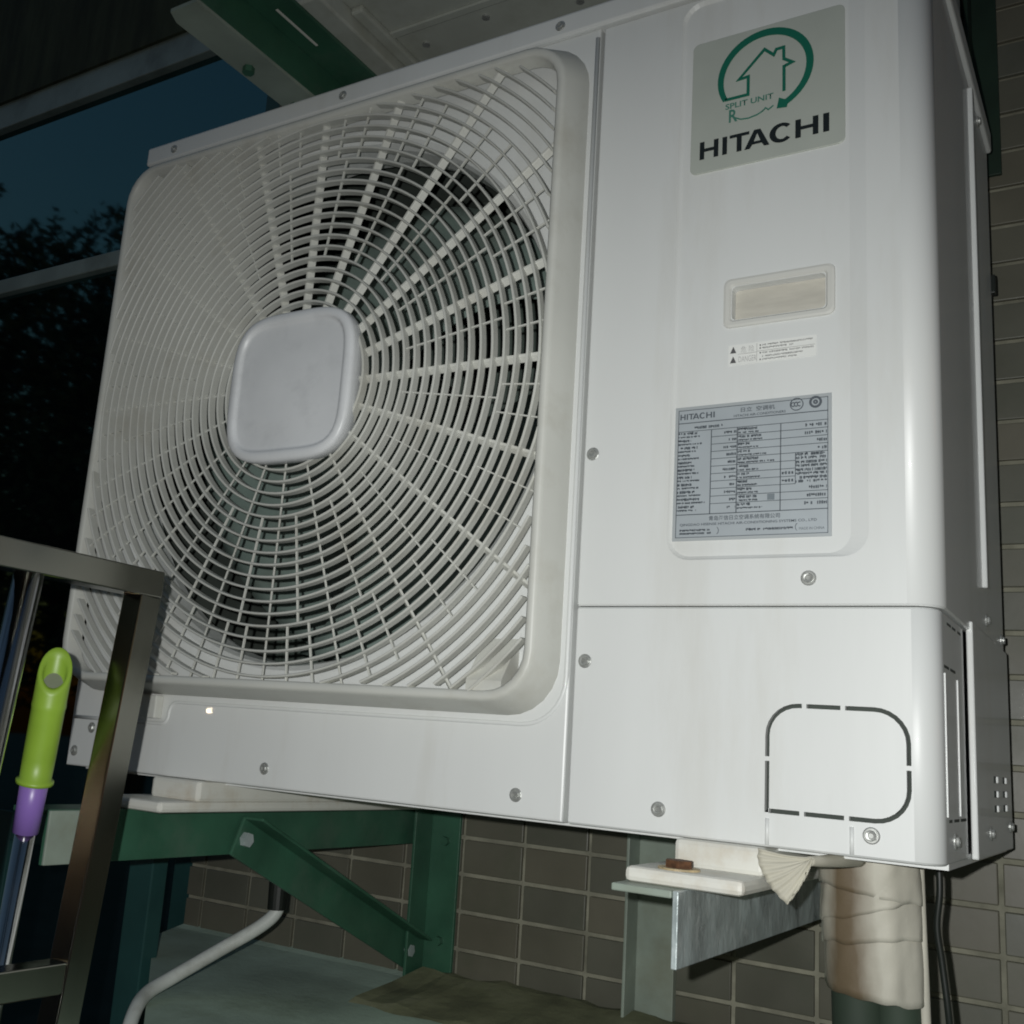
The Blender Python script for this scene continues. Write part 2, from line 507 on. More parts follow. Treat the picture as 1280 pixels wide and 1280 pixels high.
for i in range(i0, i1):
    for j in range(j0, j1):
        x = x_ref + i * TP + 0.0056; z = z_ref + j * TH
        xa, xb = max(x, -0.28), min(x + TW, 2.4)
        if xb - xa < 0.012: continue
        jy = rnd.uniform(-0.0006, 0.0006)
        if tile_shows(x, z) and nt_ < 298:
            t = bpy.data.objects.new('tile', tb[rnd.choice((0, 0, 1, 1, 2))])
            COL.objects.link(t); t.parent = wall
            t.matrix_parent_inverse = Matrix.Translation(wall.location).inverted()
            t.location = (xa, WY + jy, z); t.scale = ((xb - xa) / TW, 1, 1)
            t.rotation_euler = (rnd.uniform(-.004, .004), 0, rnd.uniform(-.004, .004))
            nt_ += 1
        else:
            k = len(restV)
            restV += [(xa, WY - 0.003, z), (xb, WY - 0.003, z), (xb, WY - 0.003, z + THH), (xa, WY - 0.003, z + THH),
                      (xa, WY + 0.004, z), (xb, WY + 0.004, z), (xb, WY + 0.004, z + THH), (xa, WY + 0.004, z + THH)]
            restF += [(k, k + 1, k + 2, k + 3), (k, k + 4, k + 5, k + 1), (k + 1, k + 5, k + 6, k + 2), (k + 2, k + 6, k + 7, k + 3), (k + 3, k + 7, k + 4, k)]
tr = pyd('tile_field', restV, restF, 'tile'); child('', wall, tr); tr['kind'] = 'stuff'

# ---- window to the left of the wall
win = empty('window', (-1.3, 0.56, -1.45), 'large dark window mirroring the blue dusk sky, left of the tiled wall', 'window')


def wpart(name, *a, mt='winframe', bev=0.002):
    return child('', win, box(name, *a, mt, None, bev))


wpart('jamb', -0.345, -0.281, 0.545, 0.60, -0.36, 1.452, mt='teal')
wpart('head_frame', -3.6, -0.281, 0.543, 0.60, 1.453, 1.530)
wpart('mid_rail', -3.6, -0.347, 0.546, 0.58, 1.000, 1.036)
wpart('sill_frame', -3.6, -0.347, 0.505, 0.60, -0.36, -0.30, mt='teal')
wpart('mullion', -2.06, -2.00, 0.512, 0.60, -0.299, 0.999)
wpart('mullion', -2.06, -2.00, 0.512, 0.60, 1.037, 1.452)
for (xa, xb, za, zb) in ((-1.999, -0.348, 1.037, 1.452), (-3.6, -2.061, 1.037, 1.452), (-1.999, -0.348, -0.299, 0.999), (-3.6, -2.061, -0.299, 0.999)):
    wpart('pane', xa, xb, 0.562, 0.568, za, zb, mt='glass', bev=0)
wpart('backing', -3.6, -0.285, 0.70, 0.72, -1.45, 1.5, mt='dark', bev=0)
so = box('soffit_fascia', -3.6, 2.4, 0.40, 0.52, 1.5225, 2.6, 'spandrel'); child('', win, so)
so.name = 'upper_panel'
so.scale = (1, 1, 1)
# keep the panel left of the tiles
for v in so.data.vertices:
    if v.co.x > 0: v.co.x = -0.285
    v.co.y = 0.535 if v.co.y < 0.5 else 0.64

# open dark sash standing out in front of the window, low down
sash = empty('window_sash', (-0.28, 0.30, -1.1), 'dark glazed sash with teal stile standing open beneath the left bracket', 'window')
child('', sash, box('stile', -0.176, -0.128, 0.285, 0.315, -1.1, -0.10, 'teal', None, 0.002))
child('', sash, box('stile', -0.50, -0.455, 0.285, 0.315, -1.1, -0.10, 'teal', None, 0.002))
child('', sash, box('top_rail', -0.455, -0.176, 0.286, 0.314, -0.145, -0.101, 'teal', None, 0.002))
child('', sash, box('bottom_rail', -0.455, -0.176, 0.286, 0.314, -1.1, -1.05, 'teal', None, 0.002))
child('', sash, box('pane', -0.455, -0.176, 0.298, 0.303, -1.05, -0.145, 'glass'))


# =================================================================== THE OUTDOOR UNIT
U = empty('outdoor_unit', (0.475, 0.20, -0.033), 'white wall-mounted air conditioner outdoor unit with big round fan grille', 'air conditioner')
UI = Matrix.Translation(U.location).inverted()


def up(o, parent=None):
    """make o a part of the unit (or of one of its parts, built in world coordinates)"""
    if o is None: return None
    o.parent = parent or U
    if parent is None: o.matrix_parent_inverse = UI
    return o


CX, CZ = 0.317, 0.425
FX1 = 0.6495          # right edge of the fan panel
# fan panel: sheet with the round opening and bell mouth
angs = sorted(set([2 * PI * k / 120 for k in range(120)] + [math.atan2(z - CZ, x - CX) % (2 * PI) for x in (0.002, FX1 - .002) for z in (0.002, 0.773)]))


def rect_ray(x0, x1, z0, z1, a):
    c, s = math.cos(a), math.sin(a)
    t = 9
    if c > 1e-9: t = min(t, (x1 - CX) / c)
    if c < -1e-9: t = min(t, (x0 - CX) / c)
    if s > 1e-9: t = min(t, (z1 - CZ) / s)
    if s < -1e-9: t = min(t, (z0 - CZ) / s)
    return (CX + c * t, CZ + s * t)


def circ(r, y): return [(CX + r * math.cos(a), y, CZ + r * math.sin(a)) for a in angs]


Lr = [[(x, y, z) for x, z in [rect_ray(e, FX1 - e, e, 0.775 - e, a) for a in angs]] for e, y in ((0, 0.03), (0, 0.002), (0.0006, 0.0006), (0.002, 0))]
Lc = [circ(0.312, 0.0), circ(0.305, 0.0015), circ(0.2995, 0.007), circ(0.2965, 0.016), circ(0.296, 0.045), circ(0.299, 0.06), circ(0.310, 0.07), circ(0.315, 0.07)]
V, Fc = loft(Lr + Lc)
fp = up(pyd('fan_panel', V, Fc, 'white'))
for p in fp.data.polygons:
    pass
# pressed bead around the grille, with the clip notch low on the left
bead = [(0.6466, 0.765), (0.6466, 0.125)]
for k in range(1, 9):
    a = math.radians(0 - 90 * k / 8); bead.append((0.6046 + 0.042 * math.cos(a), 0.123 + 0.042 * math.sin(a)))
bead += [(0.40, 0.0805), (0.175, 0.0805)]
for k in range(1, 6):
    a = math.radians(90 + 90 * k / 5); bead.append((0.172 + 0.012 * math.cos(a), 0.0685 + 0.012 * math.sin(a)))
for k in range(1, 6):
    a = math.radians(0 - 90 * k / 5); bead.append((0.150 + 0.010 * math.cos(a), 0.066 + 0.010 * math.sin(a)))
bead += [(0.06, 0.056), (0.004, 0.056)]
V, Fc = tube([(x, 0.0008, z) for x, z in bead], 0.0024, 8)
up(pyd('bead', V, Fc, 'white', smooth=True), fp)

# casing behind: side, back, floor, partition, dark coil
up(box('left_side_panel', 0.0006, 0.003, 0.0305, 0.40, 0.0, 0.772, 'white'))
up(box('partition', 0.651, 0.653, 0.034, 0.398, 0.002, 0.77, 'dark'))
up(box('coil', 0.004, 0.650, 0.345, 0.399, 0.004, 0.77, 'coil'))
bp = up(box('base_pan', 0.0, 0.9495, 0.031, 0.402, -0.004, 0.0035, 'white'))
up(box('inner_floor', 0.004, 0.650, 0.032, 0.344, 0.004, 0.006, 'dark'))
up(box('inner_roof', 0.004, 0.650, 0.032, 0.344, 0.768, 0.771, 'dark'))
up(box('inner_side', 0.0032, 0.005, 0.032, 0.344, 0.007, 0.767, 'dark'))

# lid
lid = up(box('lid', -0.004, 0.957, -0.0055, 0.412, 0.7755, 0.801, 'white', None, 0.003))


# right front: profile with rounded vertical corner, extruded
def corner_shell(name, x1, z0, z1, y_end, rad, mt, cut=None, holes=(), fy=0.0):
    """front flat from x=.6535 to x1-rad (holes in it), rounded corner, side back to y_end"""
    b = bmesh.new()
    e = 0.0015
    xf = x1 - rad
    xl = 0.6535
    # front flat
    if cut:
        cut(b, xl + e, xf, z0 + e, z1 - e)
    else:
        holed_plate(b, [(xl + e, z0 + e), (xf, z0 + e), (xf, z1 - e), (xl + e, z1 - e)], list(holes), fy, 0.006)
    # lips
    prof2 = [(xf + rad * math.sin(t), fy + rad - rad * math.cos(t)) for t in [PI / 2 * k / 10 for k in range(11)]] + [(x1, y_end)]
    prof_in = [(px - (e if i == len(prof2) - 1 or True else 0) * math.sin(min(PI / 2, PI / 2 * i / 10)), py + e * math.cos(min(PI / 2, PI / 2 * i / 10))) for i, (px, py) in enumerate(prof2)]
    for a in range(len(prof2) - 1):
        (xa, ya), (xb, yb) = prof2[a], prof2[a + 1]
        v = [b.verts.new(p) for p in ((xa, ya, z0 + e), (xb, yb, z0 + e), (xb, yb, z1 - e), (xa, ya, z1 - e))]
        b.faces.new(v)
        (ia, ja), (ib, jb) = prof_in[a], prof_in[a + 1]
        for zz, zi in ((z0 + e, z0), (z1 - e, z1)):
            b.faces.new([b.verts.new(p) for p in ((xa, ya, zz), (xb, yb, zz), (ib, jb, zi), (ia, ja, zi))])
    for zz, zi in ((z0 + e, z0), (z1 - e, z1)):   # front lips and turned-in flanges
        b.faces.new([b.verts.new(p) for p in ((xl + e, fy, zz), (xf, fy, zz), (xf, fy + e, zi), (xl + e, fy + e, zi))])
        b.faces.new([b.verts.new(p) for p in ((xl + e, fy + e, zi), (xf, fy + e, zi), (xf, y_end, zi), (xl + e, y_end, zi))])
        b.faces.new([b.verts.new(p) for p in ((xf, fy + e, zi),) + tuple((px, py, zi) for px, py in prof_in) + ((xf, y_end, zi),)])
    b.faces.new([b.verts.new(p) for p in ((xl + e, fy, z0 + e), (xl + e, fy, z1 - e), (xl, fy + e, z1 - e), (xl, fy + e, z0 + e))])
    b.faces.new([b.verts.new(p) for p in ((xl, fy + e, z0 + e), (xl, fy + e, z1 - e), (xl, fy + 0.03, z1 - e), (xl, fy + 0.03, z0 + e))])
    bmesh.ops.remove_doubles(b, verts=b.verts, dist=0.00001)
    me = bpy.data.meshes.new(name)
    bmesh.ops.recalc_face_normals(b, faces=b.faces)
    b.to_mesh(me); b.free()
    o = link(name, me, mt)
    for p in me.polygons:
        c = p.center
        p.use_smooth = abs(p.normal.z) < 0.3 and c.x > xf - 0.0005 and len(p.vertices) == 4 and c.y < rad
    return up(o)


EMB = 0.0028
HOLE = rr(0.7885, 0.8685, 0.4405, 0.4720, 0.004, 4)


def svc_cut(b, x0, x1, z0, z1):
    """pressed recess with soft edges, and the opening for the display window"""
    o1 = rr(0.7360, 0.9020, 0.2270, 0.7700, 0.020, 6)
    o2 = rr(0.7372, 0.8950, 0.2284, 0.7680, 0.019, 6)
    o3 = rr(0.7390, 0.8880, 0.2305, 0.7660, 0.017, 6)
    holed_plate(b, [(x0, z0), (x1, z0), (x1, z1), (x0, z1)], [o1], 0.0, 0.00001)
    for A, ya, B, yb in ((o1, 0.0, o2, EMB * .5), (o2, EMB * .5, o3, EMB)):
        n = len(A)
        va = [b.verts.new((x, ya, z)) for x, z in A]; vb = [b.verts.new((x, yb, z)) for x, z in B]
        for i in range(n): b.faces.new((va[i], va[(i + 1) % n], vb[(i + 1) % n], vb[i]))
    holed_plate(b, o3, [HOLE], EMB, 0.012)


sp = corner_shell('service_panel', 0.953, 0.1880, 0.7735, 0.16, 0.024, 'white', cut=svc_cut)
# upper side panel continuing back
up(box('side_panel', 0.9500, 0.9526, 0.161, 0.405, 0.198, 0.7735, 'white', None, 0.0006))
up(box('side_bead', 0.9520, 0.9572, 0.246, 0.252, 0.24, 0.765, 'white', None, 0.0012))

# pipe cover with its punched knock-out
def slot(p, w):
    """closed outline around a polyline"""
    L = []; Rr = []
    n = len(p)
    for i in range(n):
        a = Vector(p[max(0, i - 1)]); c = Vector(p[min(n - 1, i + 1)])
        d = (c - a).normalized(); nn = Vector((-d.y, d.x)) * w / 2
        q = Vector(p[i]); L.append(tuple(q + nn)); Rr.append(tuple(q - nn))
    return L + Rr[::-1]


def arc(cx, cz, r, a0, a1, n=7):
    return [(cx + r * math.cos(math.radians(a0 + (a1 - a0) * k / n)), cz + r * math.sin(math.radians(a0 + (a1 - a0) * k / n))) for k in range(n + 1)]


KX0, KX1, KZ0, KZ1, KR = 0.8245, 0.9285, 0.0272, 0.1088, 0.024
ks = [
    [(KX0, 0.0685)] + arc(KX0 + KR, KZ1 - KR, KR, 180, 90) + [(0.851, KZ1)],
    [(0.8545, KZ1), (0.8800, KZ1)],
    [(0.8835, KZ1)] + arc(KX1 - KR, KZ1 - KR, KR, 90, 0) + [(KX1, 0.0690)],
    [(KX1, 0.0655)] + arc(KX1 - KR, KZ0 + KR, KR, 0, -90) + [(0.8860, KZ0)],
    [(0.8825, KZ0), (0.8530, KZ0)],
    [(0.8495, KZ0), (KX0 + 0.0013, KZ0)],
    [(KX0, KZ0 - 0.0013), (KX0, 0.0650)],
]
pc = corner_shell('pipe_cover', 0.9505, 0.0, 0.1870, 0.125, 0.019, 'white', holes=[slot(k, 0.0034) for k in ks], fy=0.0008)
up(box('backing', 0.815, 0.934, 0.0140, 0.016, 0.016, 0.12, 'dark'), pc)
# pressed ribs under the knock-out
for xx in (0.8250, 0.8880):
    V, Fc = tube([(xx, 0.0012, 0.0015), (xx, 0.0012, 0.0215)], 0.0018, 8)
    up(pyd('rib', V, Fc, 'white', smooth=True), pc)
# slits on the side of the cover
for (ya, yb, za, zb) in ((0.040, 0.060, .1785, .1805), (0.066, 0.084, .1785, .1805), (0.095, 0.112, .1785, .1805),
                         (0.022, 0.046, .1440, .1462), (0.052, 0.078, .1440, .1462),
                         (0.030, 0.045, .0300, .0322), (0.055, 0.080, .0300, .0322), (0.088, 0.118, .0300, .0322)):
    up(box('slit', 0.9490, 0.9507, ya, yb, za, zb, 'dark'), pc)
for yy in (0.022, 0.085):
    up(box('side_rib', 0.9495, 0.9516, yy, yy + 0.003, 0.034, 0.140, 'white', None, 0.0005), pc)
# rear lower side panel, standing proud so its front edge catches the light
rp = up(box('rear_side_panel', 0.9500, 0.9555, 0.148, 0.405, -0.001, 0.1955, 'white', None, 0.0012))
for zz in (0.062, 0.049, 0.036):
    for yy in (0.262, 0.330):
        up(box('vent_slot', 0.9545, 0.95585, yy, yy + 0.014, zz, zz + 0.006, 'dark'), rp)
        up(box('vent_louvre', 0.9545, 0.9577, yy + 0.0145, yy + 0.034, zz, zz + 0.006, 'white', None, 0.0008), rp)
up(box('back_panel', 0.652, 0.950, 0.400, 0.404, 0.0, 0.773, 'white'))
up(box('clip', 0.9500, 0.9570, 0.4045, 0.414, 0.600, 0.622, 'rubber', None, 0.001))

# ---- feet (pressed rails under the base, reaching out in front)
def foot(xc):
    b = boxv(xc - 0.043, xc + 0.029, -0.010, 0.400, -0.0225, -0.0005, 0.004)
    f = up(bmobj('foot', b, 'white2'))
    b = boxv(xc - 0.062, xc + 0.030, -0.064, 0.425, -0.033, -0.0215, 0.004)
    up(bmobj('foot_flange', b, 'white2'), f)
    return f


f2 = foot(0.797)
f1 = foot(0.20)
# ---- screws
def screw_mesh():
    V, Fc = [], []
    prof = [(0.0062, 0.0), (0.0062, -0.0009), (0.0054, -0.0014), (0.0040, -0.0014), (0.0040, -0.0030), (0.0034, -0.0036), (0.0022, -0.0034), (0.0018, -0.0022)]
    n = 16
    loops = []
    for i, (r, y) in enumerate(prof):
        if 3 <= i <= 5: loops.append([(r * (1 + 0.06 * math.cos(6 * 2 * PI * k / n)) * math.cos(2 * PI * k / n), y, r * math.sin(2 * PI * k / n)) for k in range(n)])
        else: loops.append([(r * math.cos(2 * PI * k / n), y, r * math.sin(2 * PI * k / n)) for k in range(n)])
    V, Fc = loft(loops, True, False, True)
    me = bpy.data.meshes.new('screw'); me.from_pydata(V, [], Fc)
    b = bmesh.new(); b.from_mesh(me); bmesh.ops.recalc_face_normals(b, faces=b.faces); b.to_mesh(me); b.free()
    me.materials.append(M['screw'])
    return me


SM = screw_mesh()


def screw(x, y, z, rz=0.0, s=1.0, parent=None):
    o = bpy.data.objects.new('screw', SM); COL.objects.link(o)
    o.location = (x, y, z); o.rotation_euler = (0, rnd.uniform(0, 6), rz); o.scale = (s, s, s)
    o.parent = U; o.matrix_parent_inverse = UI
    return o


for x, z in ((0.6625, 0.328), (0.664, 0.139), (0.856, 0.210), (0.736, 0.0195), (0.902, 0.0165), (0.603, 0.019), (0.308, 0.019), (0.012, 0.017), (0.037, 0.045)):
    screw(x, 0.0006, z)
for x in (0.047, 0.324, 0.606):
    screw(x, -0.0052, 0.788, 0, 0.9)
for y, z, xs in ((0.268, 0.212, .9526), (0.387, 0.207, .9526), (0.229, 0.018, .9555), (0.383, 0.021, .9555), (0.057, 0.016, .9505), (0.325, 0.770, .9526)):
    screw(xs, y, z, PI / 2)

# ---- fan inside
fan = up(box('motor_bracket', CX - 0.06, CX - 0.04, 0.255, 0.28, 0.006, 0.767, 'dark'))
up(box('bracket_rail', CX + 0.04, CX + 0.06, 0.255, 0.28, 0.006, 0.767, 'dark'), fan)
V, Fc = loft([[(CX + r * math.cos(2 * PI * k / 32), y, CZ + r * math.sin(2 * PI * k / 32)) for k in range(32)] for r, y in ((0.06, 0.25), (0.085, 0.20), (0.085, 0.105), (0.078, 0.092), (0.03, 0.085))], True, False, True)
fh = up(pyd('fan_hub', V, Fc, 'fan', smooth=True))


def blade(a0, sweep=1.86):
    V = []; Fc = []
    nr, na = 10, 16
    for s in (0, 1):
        for i in range(nr + 1):
            t = i / nr; r = 0.075 + (0.284 - 0.075) * t
            for j in range(na + 1):
                u = j / na
                lead = -0.35 * t * t                       # swept-forward tips
                a = a0 + lead + sweep * (0.78 + 0.28 * t) * u
                y = 0.085 + 0.105 * u + 0.012 * math.sin(PI * u) * (1 - t) + 0.0025 * s
                V.append((CX + r * math.cos(a), y, CZ + r * math.sin(a)))
    n1 = (nr + 1) * (na + 1)
    idx = lambda s, i, j: s * n1 + i * (na + 1) + j
    for i in range(nr):
        for j in range(na):
            Fc.append((idx(0, i, j), idx(0, i, j + 1), idx(0, i + 1, j + 1), idx(0, i + 1, j)))
            Fc.append((idx(1, i, j), idx(1, i + 1, j), idx(1, i + 1, j + 1), idx(1, i, j + 1)))
    for i in range(nr):
        for j in (0, na): Fc.append((idx(0, i, j), idx(0, i + 1, j), idx(1, i + 1, j), idx(1, i, j)))
    for j in range(na):
        for i in (0, nr): Fc.append((idx(0, i, j), idx(0, i, j + 1), idx(1, i, j + 1), idx(1, i, j)))
    return up(pyd('fan_blade', V, Fc, 'fan', smooth=True))


for k in range(3): blade(math.radians(40 + 120 * k))

# ---- grille
G0 = (-0.0045, 0.6400, 0.0880, 0.7640)       # foot of the rim on the panel
G1 = (0.0050, 0.6290, 0.0990, 0.7500)        # front outer edge
gl = []
for (d, y) in ((0, 0.0005), (0.0, -0.003)):
    gl.append(at_y(rr(*G0, 0.050), y))
gl.append(at_y(rr(G1[0] - .0015, G1[1] + .0015, G1[2] - .0015, G1[3] + .0015, 0.046), -0.0305))
gl.append(at_y(rr(G1[0] - .0002, G1[1] + .0002, G1[2] - .0002, G1[3] + .0002, 0.045), -0.0338))
gl.append(at_y(rr(G1[0] + .002, G1[1] - .002, G1[2] + .002, G1[3] - .002, 0.043), -0.0350))
gl.append(at_y(rr(G1[0] + .0065, G1[1] - .0065, G1[2] + .0065, G1[3] - .0065, 0.040), -0.0345))
gl.append(at_y(rr(G1[0] + .0085, G1[1] - .0085, G1[2] + .0085, G1[3] - .0085, 0.038), -0.0325))
gl.append(at_y(rr(G1[0] + .0095, G1[1] - .0095, G1[2] + .0095, G1[3] - .0095, 0.037), -0.014))
V, Fc = loft(gl)
rim = up(pyd('grille', V, Fc, 'plastic', smooth=True))
# the light coloured front of the grille carries rings, spokes, struts and the hub cover
IN = (G1[0] + .007, G1[1] - .007, G1[2] + .007, G1[3] - .007)


def inside(x, z, e=0.0, r=0.036):
    x0, x1, z0, z1 = IN[0] + e, IN[1] - e, IN[2] + e, IN[3] - e
    if not (x0 < x < x1 and z0 < z < z1): return False
    dx = max(x0 + r - x, 0, x - (x1 - r)); dz = max(z0 + r - z, 0, z - (z1 - r))
    return dx * dx + dz * dz < r * r


RT = 0.0026          # ring thickness
RY0, RY1 = -0.0335, -0.0235
rings = [0.0955 + 0.01285 * k for k in range(25)]


def ring_mesh(r):
    V = []; Fc = []
    N = 180 if r > 0.2 else 120
    sec = [(-RT / 2, RY1), (-RT / 2, RY0 + 0.0012), (-RT / 2 + 0.0008, RY0), (RT / 2 - 0.0008, RY0), (RT / 2, RY0 + 0.0012), (RT / 2, RY1)]
    ok = [inside(CX + r * math.cos(2 * PI * k / N), CZ + r * math.sin(2 * PI * k / N)) for k in range(N)]
    runs = []
    if all(ok): runs = [(list(range(N)), True)]
    elif any(ok):
        k0 = next(k for k in range(N) if ok[k] and not ok[k - 1])
        cur = []
        for k in [(k0 + i) % N for i in range(N)]:
            if ok[k]: cur.append(k)
            elif cur: runs.append((cur, False)); cur = []
        if cur: runs.append((cur, False))
    out = []
    for ks_, closed in runs:
        if len(ks_) < 2: continue
        loops = [[(CX + (r + dr) * math.cos(2 * PI * k / N), y, CZ + (r + dr) * math.sin(2 * PI * k / N)) for dr, y in sec] for k in ks_]
        if closed: loops.append(loops[0])
        out.append(loft(loops, True, not closed, not closed))
    return out


for r in rings:
    for V, Fc in ring_mesh(r):
        up(pyd('ring', V, Fc, 'plastic'), rim)


def radial(name, a, r0, r1, w, y0, y1, skew=0.0):
    """flat radial bar in the grille, stopped at the rim"""
    r = r0; last = None
    while r < r1 and inside(CX + r * math.cos(a), CZ + r * math.sin(a), -0.004): r += 0.002
    r1 = min(r, r1)
    if r1 - r0 < 0.01: return
    b = boxv(r0, r1, y0, y1, -w / 2, w / 2, 0.0005)
    c, s = math.cos(a), math.sin(a)
    for v in b.verts: v.co.z -= skew * (v.co.y - y0)
    for v in b.verts: v.co = Vector((CX + v.co.x * c - v.co.z * s, v.co.y, CZ + v.co.x * s + v.co.z * c))
    up(bmobj(name, b, 'plastic'), rim)


st = math.radians(18)
for k in range(20):
    a0 = st * k + math.radians(-0.3)
    radial('spoke', a0, 0.080, 0.50, 0.0028, -0.0268, -0.0205, 0.70)
    radial('strut', a0 + st / 2, rings[4], rings[13], 0.0015, -0.0295, -0.0262)
    for f in (1 / 3, 2 / 3):
        radial('strut', a0 + st * f, rings[13], rings[19] if k % 5 else rings[18], 0.0015, -0.0295, -0.0262)

# hub cover: cushion-shaped lid with a raised rim
HX, HZ = 0.3225, 0.4205


def sup(a, n, y, cx=HX, cz=HZ):
    L = []
    for k in range(72):
        t = 2 * PI * k / 72
        c, s = math.cos(t), math.sin(t)
        r = (abs(c) ** n + abs(s) ** n) ** (-1 / n)
        L.append((cx + a * r * c, y, cz + a * r * s))
    return L


V, Fc = loft([sup(0.0840, 3.6, -0.018, CX, CZ), sup(0.0862, 3.6, -0.028, CX + .002, CZ - .002), sup(0.0848, 3.8, -0.041), sup(0.0835, 3.9, -0.0445), sup(0.0810, 4.0, -0.0460), sup(0.0775, 4.2, -0.0464), sup(0.0742, 4.6, -0.0462), sup(0.0728, 4.8, -0.0450), sup(0.0715, 5.0, -0.0428), sup(0.0690, 5.0, -0.0424), sup(0.05, 5, -0.0427), sup(0.025, 4, -0.0428)], True, False, True)
hc = up(pyd('hub_cover', V, Fc, 'hub', smooth=True), rim)
# mounting block in the lower right corner of the grille
b = bmesh.new()
wx0, wx1 = 0.5620, 0.5985
ws = [(-0.0310, 0.1025), (-0.0310, 0.1165), (-0.0020, 0.1570), (-0.0005, 0.1570), (-0.0005, 0.1025)]
v0 = [b.verts.new((wx0, y, z)) for y, z in ws]; v1 = [b.verts.new((wx1, y, z)) for y, z in ws]
b.faces.new(v0); b.faces.new(v1[::-1])
for i in range(5): b.faces.new((v0[i], v0[(i + 1) % 5], v1[(i + 1) % 5], v1[i]))
up(bmobj('corner_block', b, 'plastic'), rim)
# little clip housing low on the left
up(box('clip_block', 0.128, 0.150, -0.012, 0.0, 0.061, 0.0865, 'plastic', None, 0.0015), rim)

# ---- badge
BY = EMB - 0.0016
V, Fc = loft([at_y(rr(0.7470, 0.8850, 0.5890, 0.7250, 0.006), EMB + 0.0003), at_y(rr(0.7470, 0.8850, 0.5890, 0.7250, 0.006), BY + 0.0004), at_y(rr(0.7475, 0.8845, 0.5895, 0.7245, 0.0055), BY)], True, False, True)
badge = up(pyd('badge', V, Fc, 'badge'))
YB = BY - 0.0004


def bold_letters(name, x0, x1, z0, z1, y, mt, parent):
    """HITACHI in wide bold capitals"""
    S = (x1 - x0) / 1050.0
    X = lambda u: x0 + (u - 85) * S
    h = z1 - z0
    Z = lambda t: z0 + t * h
    P = []
    def hh(a, c, st_):
        P.append([(a, 0), (a + st_, 0), (a + st_, .41), (c - st_, .41), (c - st_, 0), (c, 0), (c, 1), (c - st_, 1), (c - st_, .60), (a + st_, .60), (a + st_, 1), (a, 1)])
    hh(85, 245, 40)
    P.append([(278, 0), (318, 0), (318, 1), (278, 1)])
    P.append([(398, 0), (440, 0), (440, .82), (502, .82), (502, 1), (338, 1), (338, .82), (398, .82)])
    P.append([(462, 0), (508, 0), (527, .20), (605, .20), (624, 0), (668, 0), (592, 1), (540, 1)])
    hh(872, 1052, 44)
    P.append([(1088, 0), (1135, 0), (1135, 1), (1088, 1)])
    outer = []; inner = []
    for k in range(25):
        a = math.radians(42 + (318 - 42) * k / 24)
        outer.append((762 + 96 * math.cos(a), .5 + .535 * math.sin(a)))
        inner.append((766 + 50 * math.cos(a), .5 + .345 * math.sin(a)))
    P.append(outer + inner[::-1])
    made = []
    for ltr, pl in zip('HITAHIC', P):
        b = bmesh.new()
        pts = [(X(u), Z(t)) for u, t in pl]
        holes = []
        if ltr == 'A': holes = [[(X(539), Z(.36)), (X(593), Z(.36)), (X(566), Z(.80))]]
        holed_plate(b, pts, holes, y, 0.0006)
        ring = [v for v in b.verts]
        me_o = bmobj(name, b, mt)
        for p in me_o.data.polygons: pass
        made.append(up(me_o, parent))
    return made


bold_letters('letter', 0.7560, 0.8720, 0.6025, 0.6205, YB, 'bblack', badge)
# round arrow with the house
AC = (0.8150, 0.6765); AR = 0.0405
pl = []; ww = []
for k in range(41):
    t = k / 40
    a = math.radians(208 - (208 + 62) * t)
    pl.append((AC[0] + AR * math.cos(a), AC[1] + AR * math.sin(a) * 1.0)); ww.append(0.0048 + 0.0018 * math.sin(PI * min(1, t * 1.05)) + 0.0006 * t)
strokes('arrow_ring', [(pl, ww)], 0.005, YB, 'bgreen', badge)
b = bmesh.new()
q = pl[-1]
holed_plate(b, [(q[0] - 0.0075, q[1] - 0.0045), (q[0] + 0.0015, q[1] - 0.0055), (q[0] + 0.0030, q[1] + 0.0010), (q[0] - 0.0055, q[1] + 0.0060)], [], YB - 0.0005)
up(bmobj('arrow_head', b, 'bgreen'), badge)
strokes('house_outline', [[(0.7790, 0.6580), (0.8003, 0.6580), (0.8003, 0.6765), (0.7915, 0.6757), (0.8148, 0.7000), (0.8232, 0.6918), (0.8256, 0.6968), (0.8322, 0.6970), (0.8324, 0.6850), (0.8400, 0.6795), (0.8335, 0.6775)], [(0.8326, 0.6785), (0.8328, 0.6525)]], 0.0027, YB, 'bgreen', badge)
up(text('lettering', 'SPLIT UNIT', 0.7795, 0.6475, 0.0058, YB - 0.0003, 'bgreen2', None, 0.0440, 0.02), badge)
up(text('lettering', 'R', 0.7830, 0.6335, 0.0130, YB - 0.0003, 'bgreen2', None, 0.0080, 0.02), badge)
strokes('swash', [[(0.7885, 0.6375), (0.7940, 0.6345), (0.8010, 0.6338), (0.8090, 0.6352), (0.8140, 0.6375)], [(0.8135, 0.6372), (0.8165, 0.6400), (0.8190, 0.6375), (0.8235, 0.6405)]], 0.0011, YB, 'bgreen2', badge)
for o in list(badge.children): pass

